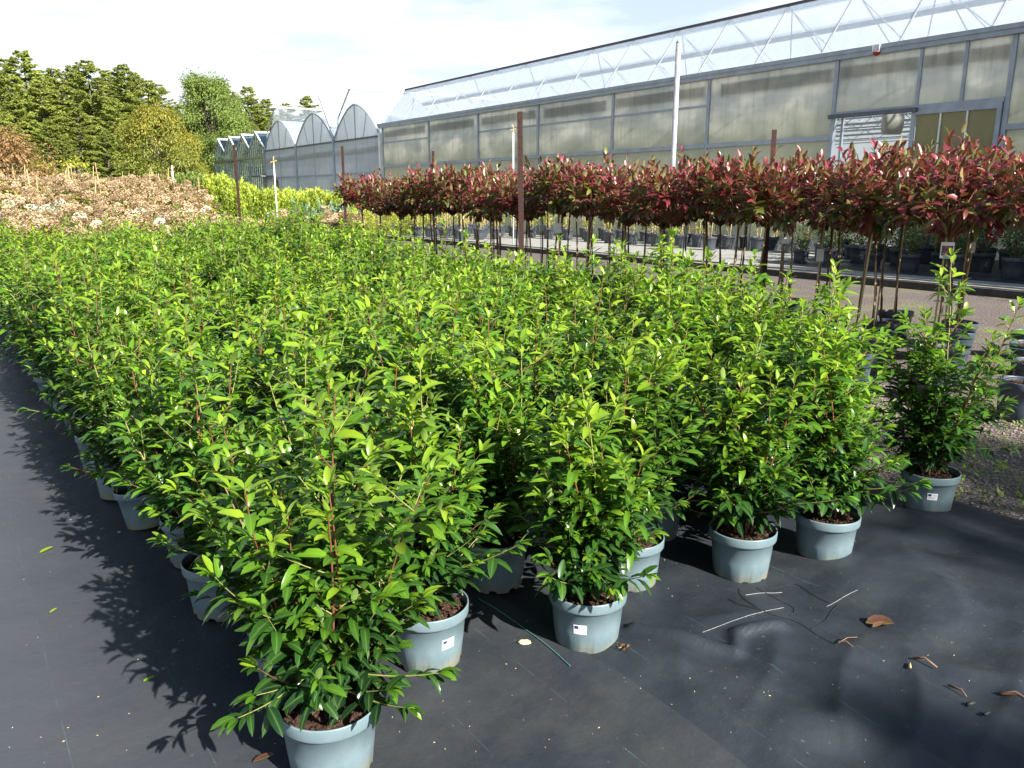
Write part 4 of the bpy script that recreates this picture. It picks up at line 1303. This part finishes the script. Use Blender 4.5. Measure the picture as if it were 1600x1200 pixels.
x, y = at(431, 21); pole(x, y, 2.25, .016, 'thin white sprinkler riser in front of the yellow conifers', head=True, cap=False, mat=M_white)
x, y = at(273, 27); pole(x, y, 2.4, .020, 'white riser among the canes left of the glasshouse', head=False, cap=True, mat=M_white)

# ------------------------------------------------------------------ terrace pots with canes and yellowing leaves
CANP = pot_mesh('pot', M_dpot, .19, .34, False, 20)
CANS = soil_mesh(r=.17, z=.31, chips=0, seed=5)
def cane_plant(seed, tall=False, leafy=.5):
    r = random.Random(seed)
    root = empty('caned_sapling')
    obj('pot', CANP, root); obj('soil', CANS, root)
    L = []; st = []
    nst = r.randint(2, 3)
    for i in range(nst):
        a_ = r.uniform(0, 6); tp_ = Vector((math.cos(a_) * .12, math.sin(a_) * .12, r.uniform(1.0, 1.35)))
        MB().tube([(math.cos(a_) * .05, math.sin(a_) * .05, .3), tp_], .009, 5).build('cane', M_cane, root)
    H2 = r.uniform(2.0, 2.35) if tall else r.uniform(.9, 1.4)
    mb = MB()
    for i in range(3 if not tall else 2):
        a_ = r.uniform(0, 6); p = Vector((0, 0, .3)); pts = [p]
        hh = H2 * r.uniform(.8, 1)
        for q in range(8): pts.append(pts[-1] + Vector((math.cos(a_) * .02 + r.gauss(0, .015), math.sin(a_) * .02 + r.gauss(0, .015), (hh - .3) / 8)))
        mb.tube(pts, [.006 * (1 - q / 10) for q in range(9)], 4, False)
        for q in range(int(60 * leafy * (1.2 if tall else 1))):
            s_ = r.uniform(.15 if not tall else .55, 1) * 8; j = min(7, int(s_)); p = pts[j].lerp(pts[j + 1], s_ - j)
            an = r.uniform(0, 6.28)
            d = Vector((math.cos(an), math.sin(an), r.uniform(-.5, .3)))
            L.append((p + d * r.uniform(.01, .16 if not tall else .1), d, r.uniform(.06, .10), r.uniform(-.6, .6), r.randint(0, 3), r.random()))
    mb.build('stems', M_stemb, root)
    o = obj('foliage', leaves_mesh('foliage', L, M_gold, SHL), root); o['kind'] = 'stuff'
    return note(root)
cpr = [cane_plant(400 + i, i < 2, [.35, .5, .7, .5, 1.2, .2][i]) for i in range(6)]
n = 0
for iy in range(20):
    for ix in range(7):
        y = 12.6 + iy * .98; x = 13.75 + ix * .72 + rng.uniform(-.05, .05)
        if y < 21.5 and x < 16.3: continue       # the empty, sunlit part of the terrace
        if y < 14 and x < 17.2: continue
        tall = (y > 19 and ix in (2, 4) and rng.random() < .6)
        pr = cpr[rng.randrange(2)] if tall else cpr[2 + rng.randrange(4)]
        lab = 'dark pot with tall yellow-leaved whips showing above the red-leaved bed' if tall else ('black pot with pale canes in the row along the kerb' if ix == 0 else 'black pot with bamboo canes on the terrace under the greenhouse wall')
        place(pr, (x, y + rng.uniform(-.06, .06), .092), rng.uniform(0, 6.28), rng.uniform(.9, 1.08), lab, 'potted plant', 'black pots with canes on the terrace')

# big leafy shrubs in black pots, right
BIGP = pot_mesh('pot', M_dpot, .21, .36, False, 20)
def big_shrub(seed):
    r = random.Random(seed); root = empty('leafy_shrub')
    obj('pot', BIGP, root); mb = MB(); L = []
    for i in range(9):
        a_ = r.uniform(0, 6.28); pts = [Vector((0, 0, .3))]; ln = r.uniform(.7, 1.15); d = Vector((math.cos(a_) * .5, math.sin(a_) * .5, 1))
        for q in range(6): pts.append(pts[-1] + d.normalized() * ln / 6); d += Vector((r.gauss(0, .1), r.gauss(0, .1), .05))
        mb.tube(pts, .007, 4, False)
        for q in range(60):
            s_ = r.uniform(.1, 1) * 6; j = min(5, int(s_)); p = pts[j].lerp(pts[j + 1], s_ - j); an = r.uniform(0, 6.28)
            dd = Vector((math.cos(an), math.sin(an), r.uniform(-.3, .6)))
            L.append((p + dd * r.uniform(.0, .14), dd, r.uniform(.06, .10), r.uniform(-.6, .6), r.randint(0, 3), min(1, r.random() * (.5 + .6 * s_ / 6))))
    mb.build('stems', M_stemb, root)
    o = obj('foliage', leaves_mesh('foliage', L, M_dkleaf, SHL), root); o['kind'] = 'stuff'
    return note(root)
bsp = [big_shrub(500 + i) for i in range(3)]
for iy in range(11):
    for ix in range(4):
        y = 3.2 + iy * .82 + rng.uniform(-.1, .1); x = 15.0 + ix * .95 + rng.uniform(-.08, .08)
        if y > 10.9 and x < 15.9: continue
        place(bsp[rng.randrange(3)], (x, y, .092), rng.uniform(0, 6.28), rng.uniform(.85, 1.1), 'leafy green shrub in a black pot in the shaded front row on the terrace' if ix == 0 else 'leafy green shrub in a black pot in the shaded rear rows of the terrace', 'potted shrub', 'shaded shrubs in black pots on the terrace')
bench = empty('white_bench', (17.6, 4, .09))
tag(bench, 'long low white bench edge behind the shaded black pots', 'bench')
MB().box(0, .5, 0, 13, .76, .80).build('bench_top', M_white, bench)
MB().box(-.012, -.002, 0, 13, .70, .81).build('bench_edge', M_white, bench)
for k in range(6): MB().box(.05, .10, .3 + k * 2.45, .35 + k * 2.45, 0, .758).build('leg', M_galv, bench)

# ------------------------------------------------------------------ hydrangeas
def bloom(name, seed, mat, n=110, w_=.075, h_=.10):
    r = random.Random(seed); L = []
    for q in range(n):
        th = r.uniform(0, 6.28); u_ = r.random()
        rad = w_ * math.sin(min(1, .15 + u_ * .85) * PI) ** .6
        p = Vector((math.cos(th) * rad, math.sin(th) * rad, h_ * (u_ - .2)))
        d = Vector((math.cos(th + r.gauss(0, .8)), math.sin(th + r.gauss(0, .8)), r.uniform(-.4, .8)))
        L.append((p * r.uniform(.8, 1.05), d, r.uniform(.024, .036), r.uniform(-.8, .8), r.randint(0, 3), min(1, max(0, r.gauss(.55, .25)))))
    V = [leaf_shape(.9, .2, .1, False)] * 4
    return leaves_mesh(name, L, mat, V)
BL = [bloom('flower_head', 600 + i, M_hydf) for i in range(3)]
BLW = bloom('flower_head', 610, M_hydw, 140, .085, .10)
def hydrangea(seed, Hm=1.0, split=False, whites=0, caned=False):
    r = random.Random(seed); root = empty('hydrangea_bush')
    obj('pot', PMfar, root, scale=(1.3, 1.3, 1.3))
    mb = MB(); L = []; heads = []
    for i in range(15):
        a_ = r.uniform(0, 6.28); rr = .34 * math.sqrt(r.random()); tp_ = Vector((math.cos(a_) * rr, math.sin(a_) * rr, Hm * r.uniform(.72, 1)))
        mb.tube([(0, 0, .2), (tp_.x * .5, tp_.y * .5, tp_.z * .6), tp_], .005, 4, False)
        heads.append(tp_)
        for q in range(22):
            s_ = r.uniform(.3, .98); p = Vector((tp_.x * s_, tp_.y * s_, .2 + (tp_.z - .2) * s_)); an = r.uniform(0, 6.28)
            d = Vector((math.cos(an), math.sin(an), r.uniform(-.6, .2)))
            L.append((p + d * .03, d, r.uniform(.07, .12), r.uniform(-.5, .5), r.randint(0, 3), r.random()))
    mb.build('stems', M_stemb, root)
    o = obj('foliage', leaves_mesh('foliage', L, M_hydl, [leaf_shape(.6, .6, .15, False)] * 4), root); o['kind'] = 'stuff'
    for i, h_ in enumerate(heads):
        obj('flower_head', BLW if i < whites else BL[i % 3], root, h_, (r.uniform(-.5, .5), r.uniform(-.5, .5), r.uniform(0, 6)), [r.uniform(.85, 1.2)] * 3)
    if caned:
        for i in range(2): MB().tube([(r.uniform(-.2, .2), r.uniform(-.2, .2), .2), (r.uniform(-.25, .25), r.uniform(-.25, .25), Hm * r.uniform(1.15, 1.3))], .012, 5).build('cane', M_cane, root)
    return note(root)
hyp = [hydrangea(700 + i, 1.0 + .05 * (i % 3), whites=0) for i in range(4)]
hyc = [hydrangea(710 + i, 1.05, caned=True) for i in range(2)]
hyw = [hydrangea(720, 1.08, whites=5)]
whites = [at(100, 16.5), at(148, 15.0), at(218, 15.2), at(140, 14.8), at(205, 14.6), at(35, 17), at(278, 17), at(330, 18), at(300, 17.2), at(440, 17), at(470, 17.5), at(490, 17.2)]
used_w = set()
HG = 'brown-headed hydrangeas beyond the green block'
y = 14.2; ri = 0
while y < 31:
    x = -2.5 + (ri % 2) * .45
    while x < .43 * y + .3:
        X, Y = x + rng.uniform(-.12, .12), y + rng.uniform(-.12, .12)
        if y > 18.2 and X > .27 * Y: break
        near_w = None
        for wi, (wx, wy) in enumerate(whites):
            if wi not in used_w and math.hypot(wx - X, wy - Y) < .75: near_w = wi; break
        if near_w is not None:
            used_w.add(near_w); pr = hyw[0]; lab = 'hydrangea with fresh white flower heads among the brown ones'
        elif y > 22 and rng.random() < .34: pr = hyc[rng.randrange(2)]; lab = 'brown hydrangea with canes above it, %s part, back of the bed' % ('left' if X < .12 * Y else 'middle' if X < .24 * Y else 'right')
        else: pr = hyp[rng.randrange(4)]; lab = 'brown-headed hydrangea, %s part of bed, %s' % ('left' if X < .12 * Y else 'middle' if X < .24 * Y else 'right', 'nearest the green shrubs' if y < 17 else 'halfway back' if y < 23 else 'furthest back')
        s_ = rng.uniform(.95, 1.15)
        place(pr, (X, Y, mound(X, Y) - .01), rng.uniform(0, 6.28), s_, lab, 'hydrangea', HG)
        x += .95 + ri * .01
    y += .82 + ri * .03; ri += 1

# ------------------------------------------------------------------ golden conifer row and others
def bush_proto(name, seed, H, Rm, mat, n=900, leaf=.10, spiky=1.0):
    r = random.Random(seed); root = empty(name); L = []
    mb = MB(); mb.tube([(0, 0, 0), (0, 0, H * .7)], .02, 5); mb.build('stem', M_stemb, root)
    tips = [(r.uniform(0, 6.28), r.uniform(.1, .8), r.uniform(.75, 1.0)) for _ in range(16)]
    for q in range(n):
        a_, rr, hh = tips[r.randrange(16)]
        s_ = r.uniform(.12, 1)
        c_ = Vector((math.cos(a_) * Rm * rr * min(1, s_ * 1.8), math.sin(a_) * Rm * rr * min(1, s_ * 1.8), H * hh * s_))
        wd = Rm * .32 * (1.1 - s_)
        p = c_ + Vector((r.gauss(0, wd), r.gauss(0, wd), r.gauss(0, .03)))
        d = Vector((p.x, p.y, spiky * (.5 + r.random()))).normalized() + Vector((r.gauss(0, .3), r.gauss(0, .3), 0))
        L.append((p, d, leaf * r.uniform(.6, 1.4), r.uniform(-1, 1), r.randint(0, 1), min(1, max(0, r.gauss(.25 + .6 * s_, .2)))))
    o = obj('foliage', leaves_mesh('foliage', L, mat, SHL), root); o['kind'] = 'stuff'
    return note(root)
thj = [bush_proto('golden_conifer', 800 + i, 1.62, .52, M_thuja, 2400, .10) for i in range(3)]
for row in range(3):
    for i in range(24):
        px = 335 + i * 8.6 + row * 4
        if px > 545: break
        x, y = at(px, 26.5 + row * 1.2)
        z = mound(x, y)
        place(thj[rng.randrange(3)], (x, y, z), rng.uniform(0, 6.28), rng.uniform(.85, 1.08), 'yellow-green conifer in the hedge-like row before the arched greenhouse' if row == 0 else 'yellow-green conifer in the rows behind the front one', 'conifer', 'golden conifers in front of the greenhouses')
grn = bush_proto('green_conifer', 820, 1.6, .5, M_conif2, 900, .13)
for i in range(9):
    x, y = at(285 + i * 9.5, 28 + (i % 2)); place(grn, (x, y, mound(x, y)), rng.uniform(0, 6), rng.uniform(.85, 1.0), 'dark green conifer in the low row left of the yellow ones', 'conifer', 'green conifers left of the golden ones')
blg = bush_proto('bluegreen_shrub', 830, 1.35, .5, M_blueg, 1000, .12)
for i in range(7):
    x, y = at(468 + i * 10, 19.5 + (i % 2) * .7); place(blg, (x, y, 0), rng.uniform(0, 6), rng.uniform(.8, 1.0), 'blue-green shrub in the clump left of the red-leaved bed', 'shrub', 'blue-green shrubs left of the red bed')
# golden shrubs under and behind the left end of the photinias
gsh = bush_proto('golden_shrub', 840, 1.25, .5, M_gold, 700, .09, .4)
for i in range(10):
    x, y = at(552 + (i % 5) * 26, 29 + (i // 5) * 1.4); place(gsh, (x, y, 0), rng.uniform(0, 6), rng.uniform(.7, .95), 'yellowing shrub seen under the left end of the red crowns', 'shrub', 'yellowing shrubs behind the red bed')

# ------------------------------------------------------------------ litter on the ground cover
def pxg(px, py, z=.03):
    p_ = R(13.218); f = 1256
    a = (px - 800) / f; b = -(py - 600) / f
    d = (a, math.cos(p_) + b * math.sin(p_), -math.sin(p_) + b * math.cos(p_))
    t_ = (z - 1.5) / d[2]
    X, Y = a * t_, d[1] * t_
    return X * cosH + Y * sinH, -X * sinH + Y * cosH
def floor_z(x, y):
    return fabLz(x, y) if x < 1.55 else max(.004, fabR(x, y) + .004)
def fallen(px, py, size, ang, tint, lab, mat=M_deadleaf, shape=2, wide=1.0):
    x, y = pxg(px, py); z = floor_z(x, y) + .006
    V, T, rb = leaf_shape(.42 * wide, -.35, .3)
    me = np_mesh('fallen_leaf', V, T, mat, np.full(len(V), tint), rb)
    o = obj('fallen_leaf', me, None, (x, y, z), (rng.uniform(-.1, .1), rng.uniform(-.1, .1), ang), (size,) * 3)
    return tag(o, lab, 'leaf', 'single leaves fallen on the ground cover')
fallen(1352, 978, .085, -2.4, .2, 'large curled brown leaf lying on the right of the fabric', wide=1.7)
fallen(1362, 990, .05, -1.9, .35, 'smaller tan curl beside the large brown leaf')
fallen(62, 868, .055, -1.2, .9, 'pale green fallen leaf on the dusty fabric at left', M_leaf)
fallen(78, 962, .030, -1.0, .9, 'tiny green fallen leaf nearer on the dusty fabric', M_leaf)
fallen(224, 1070, .033, -1.4, .6, 'green fallen leaf at the edge of the leafy shadow', M_leaf)
fallen(718, 1018, .022, 1.0, 1.0, 'small yellow fallen leaf right of the second pot', M_weed)
fallen(395, 1196, .055, -2.0, .1, 'dark red leaf by the nearest pot at the bottom edge')
fallen(1562, 1100, .04, -2.6, .5, 'thin tan leaf at the right edge of the fabric')
def twig(px, py, pts, lab, r_=.0016, mat=M_twig):
    x, y = pxg(px, py); z = floor_z(x, y) + .004
    root = obj('twig', MB().tube([(a, b, c) for a, b, c in pts], [r_ * (1.2 - .7 * i / len(pts)) for i in range(len(pts))], 5).mesh('twig', mat, True), None, (x, y, z))
    return tag(root, lab, 'twig', 'twigs on the ground cover')
twig(1306, 1022, [(0, 0, .004), (.02, -.02, .012), (.02, -.05, .002)], 'forked brown twig in the middle of the bare fabric')
twig(1308, 1024, [(0, 0, .006), (.05, 0, .008), (.09, -.012, .002)], 'thin brown twig crossing the forked one')
twig(1434, 1052, [(0, .02, .002), (.01, -.01, .016), (.012, -.05, .002)], 'upright curled brown husk below the large leaf', .004)
twig(1420, 1062, [(0, 0, .004), (.025, .015, .004)], 'short pale stalk beside the curled husk', .003, M_cane)
twig(1484, 1090, [(0, .01, .004), (.0, -.03, .01), (-.01, -.05, .002)], 'short reddish twig near the right edge', .003)
twig(1560, 1098, [(0, 0, .004), (.03, -.03, .012), (.03, -.08, .002)], 'bent tan twig at the right border', .003)
twig(1510, 1122, [(-.01, 0, .003), (.012, -.01, .008)], 'dark crumb-like twig near the lower right', .005, M_root)
twig(1536, 1140, [(-.01, 0, .003), (.012, -.006, .006)], 'second dark crumb-like twig near the lower right', .004, M_root)
# thin black threads pulled out of the fabric
def thread(pxs, lab, mat, r_=.0011, name='loose_thread', grp='loose threads on the fabric'):
    pts = []
    P = [pxg(a, b) for a, b in pxs]
    for i in range(len(P) - 1):
        for q in range(6):
            s_ = q / 6
            p0 = P[max(0, i - 1)]; p1 = P[i]; p2 = P[i + 1]; p3 = P[min(len(P) - 1, i + 2)]
            c_ = [.5 * (2 * p1[k] + (p2[k] - p0[k]) * s_ + (2 * p0[k] - 5 * p1[k] + 4 * p2[k] - p3[k]) * s_ ** 2 + (3 * p1[k] - p0[k] - 3 * p2[k] + p3[k]) * s_ ** 3) for k in (0, 1)]
            pts.append((c_[0], c_[1], floor_z(*c_) + r_ + .002))
    return tag(MB().tube(pts, r_, 5).build(name, mat), lab, 'thread', grp)
thread([(1156, 922), (1158, 945), (1185, 972), (1240, 985), (1265, 998), (1305, 1024)], 'black thread curling from the muddy pot across the fabric', M_root)
thread([(1182, 920), (1205, 945), (1235, 960), (1240, 972), (1232, 978)], 'short hooked black thread below the muddy pot', M_root)
thread([(1266, 996), (1290, 982), (1300, 955), (1312, 945)], 'black thread branching up towards the shade', M_root)
thread([(1138, 948), (1155, 962), (1190, 975)], 'straight black thread left of the muddy pot threads', M_root)
thread([(1200, 925), (1240, 912), (1270, 930), (1300, 945)], 'arched black thread right of the muddy pot', M_root)
thread([(1097, 1001), (1240, 962)], 'long white stitched thread across the fabric', M_wthread, .0004)
thread([(1292, 947), (1345, 931)], 'white stitched thread running into the shade', M_wthread, .0004)
thread([(1164, 944), (1195, 936), (1225, 926)], 'short glinting white thread below the muddy pot', M_wthread, .0005)
thread([(748, 938), (790, 965), (835, 1000), (870, 1030), (893, 1052)], 'teal guide thread running past the pale round tag', M_teal, .0015)
# frayed knot of black strands beside the middle pot
root = empty('frayed_strands', (*pxg(985, 985), .02))
tag(root, 'tangle of frayed black strands at the right foot of the middle front pot', 'frayed edge')
rr = random.Random(4)
for i in range(34):
    s0 = rr.uniform(0, 1); p0 = Vector((.0 + s0 * .10 - .04, .05 - s0 * .16, .004))
    d = Vector((rr.gauss(0, 1), rr.gauss(0, 1), 0)).normalized() * rr.uniform(.012, .04)
    MB().tube([p0, p0 + d * .5 + Vector((0, 0, rr.uniform(.004, .02))), p0 + d + Vector((rr.gauss(0, .01), rr.gauss(0, .01), .003))], .0010, 4, False).build('strand', M_root, root)
x, y = pxg(820, 1010)
mb = MB(); n = 18
ring = [(.021 * (1 + .12 * math.sin(3 * k)) * math.cos(2 * PI * k / n), .014 * (1 + .1 * math.cos(2 * k)) * math.sin(2 * PI * k / n)) for k in range(n)]
mb.v = [(a, b, 0) for a, b in ring] + [(a * .93, b * .93, .004) for a, b in ring]
mb.f = [(k, (k + 1) % n, n + (k + 1) % n, n + k) for k in range(n)] + [tuple(range(n, 2 * n))]
o = mb.build('pale_tag', M_paleT); o.location = (x, y, floor_z(x, y) + .002); o.rotation_euler = (0, 0, -.6)
tag(o, 'pale round lichen-coloured disc lying on the teal thread', 'disc')
# small husks and crumbs
V = []; T = []
for i in range(300):
    px = rng.uniform(0, 1600); py = rng.uniform(560, 1200)
    x, y = pxg(px, py)
    if x > 3.8 or x < -3.5: continue
    z = floor_z(x, y) + .0015
    l_ = rng.uniform(.0012, .0045); w_ = l_ * rng.uniform(.3, .7); a_ = rng.uniform(0, 6.28)
    dx, dy = math.cos(a_) * l_, math.sin(a_) * l_; ex, ey = -math.sin(a_) * w_, math.cos(a_) * w_
    b0 = len(V)
    V += [(x - dx, y - dy, z), (x + ex, y + ey, z), (x + dx, y + dy, z), (x - ex, y - ey, z), (x, y, z + w_)]
    T += [(b0, b0 + 3, b0 + 4), (b0 + 3, b0 + 2, b0 + 4), (b0 + 2, b0 + 1, b0 + 4), (b0 + 1, b0, b0 + 4)]
M_husk = simple('husk', (.50, .38, .16), (.26, .14, .07), 3, .8)
tag(link(bpy.data.objects.new('husks', np_mesh('husks', V, T, M_husk, smooth=False))), 'tiny tan husks and crumbs scattered over the ground cover', 'litter', kind='stuff')
# crumpled dry tuft in front of the middle pot
x, y = pxg(975, 1030)
L = []
for i in range(16):
    a_ = rng.uniform(0, 6.28); L.append(((rng.gauss(0, .008), rng.gauss(0, .008), .004), (math.cos(a_), math.sin(a_), rng.uniform(.1, .9)), rng.uniform(.012, .024), rng.uniform(-1, 1), rng.randint(0, 3), rng.uniform(.1, .6)))
o = obj('dry_tuft', leaves_mesh('dry_tuft', L, M_deadleaf, SHL), None, (x, y, floor_z(x, y) + .002))
tag(o, 'crumpled brown tuft just in front of the middle pot', 'dead weed')
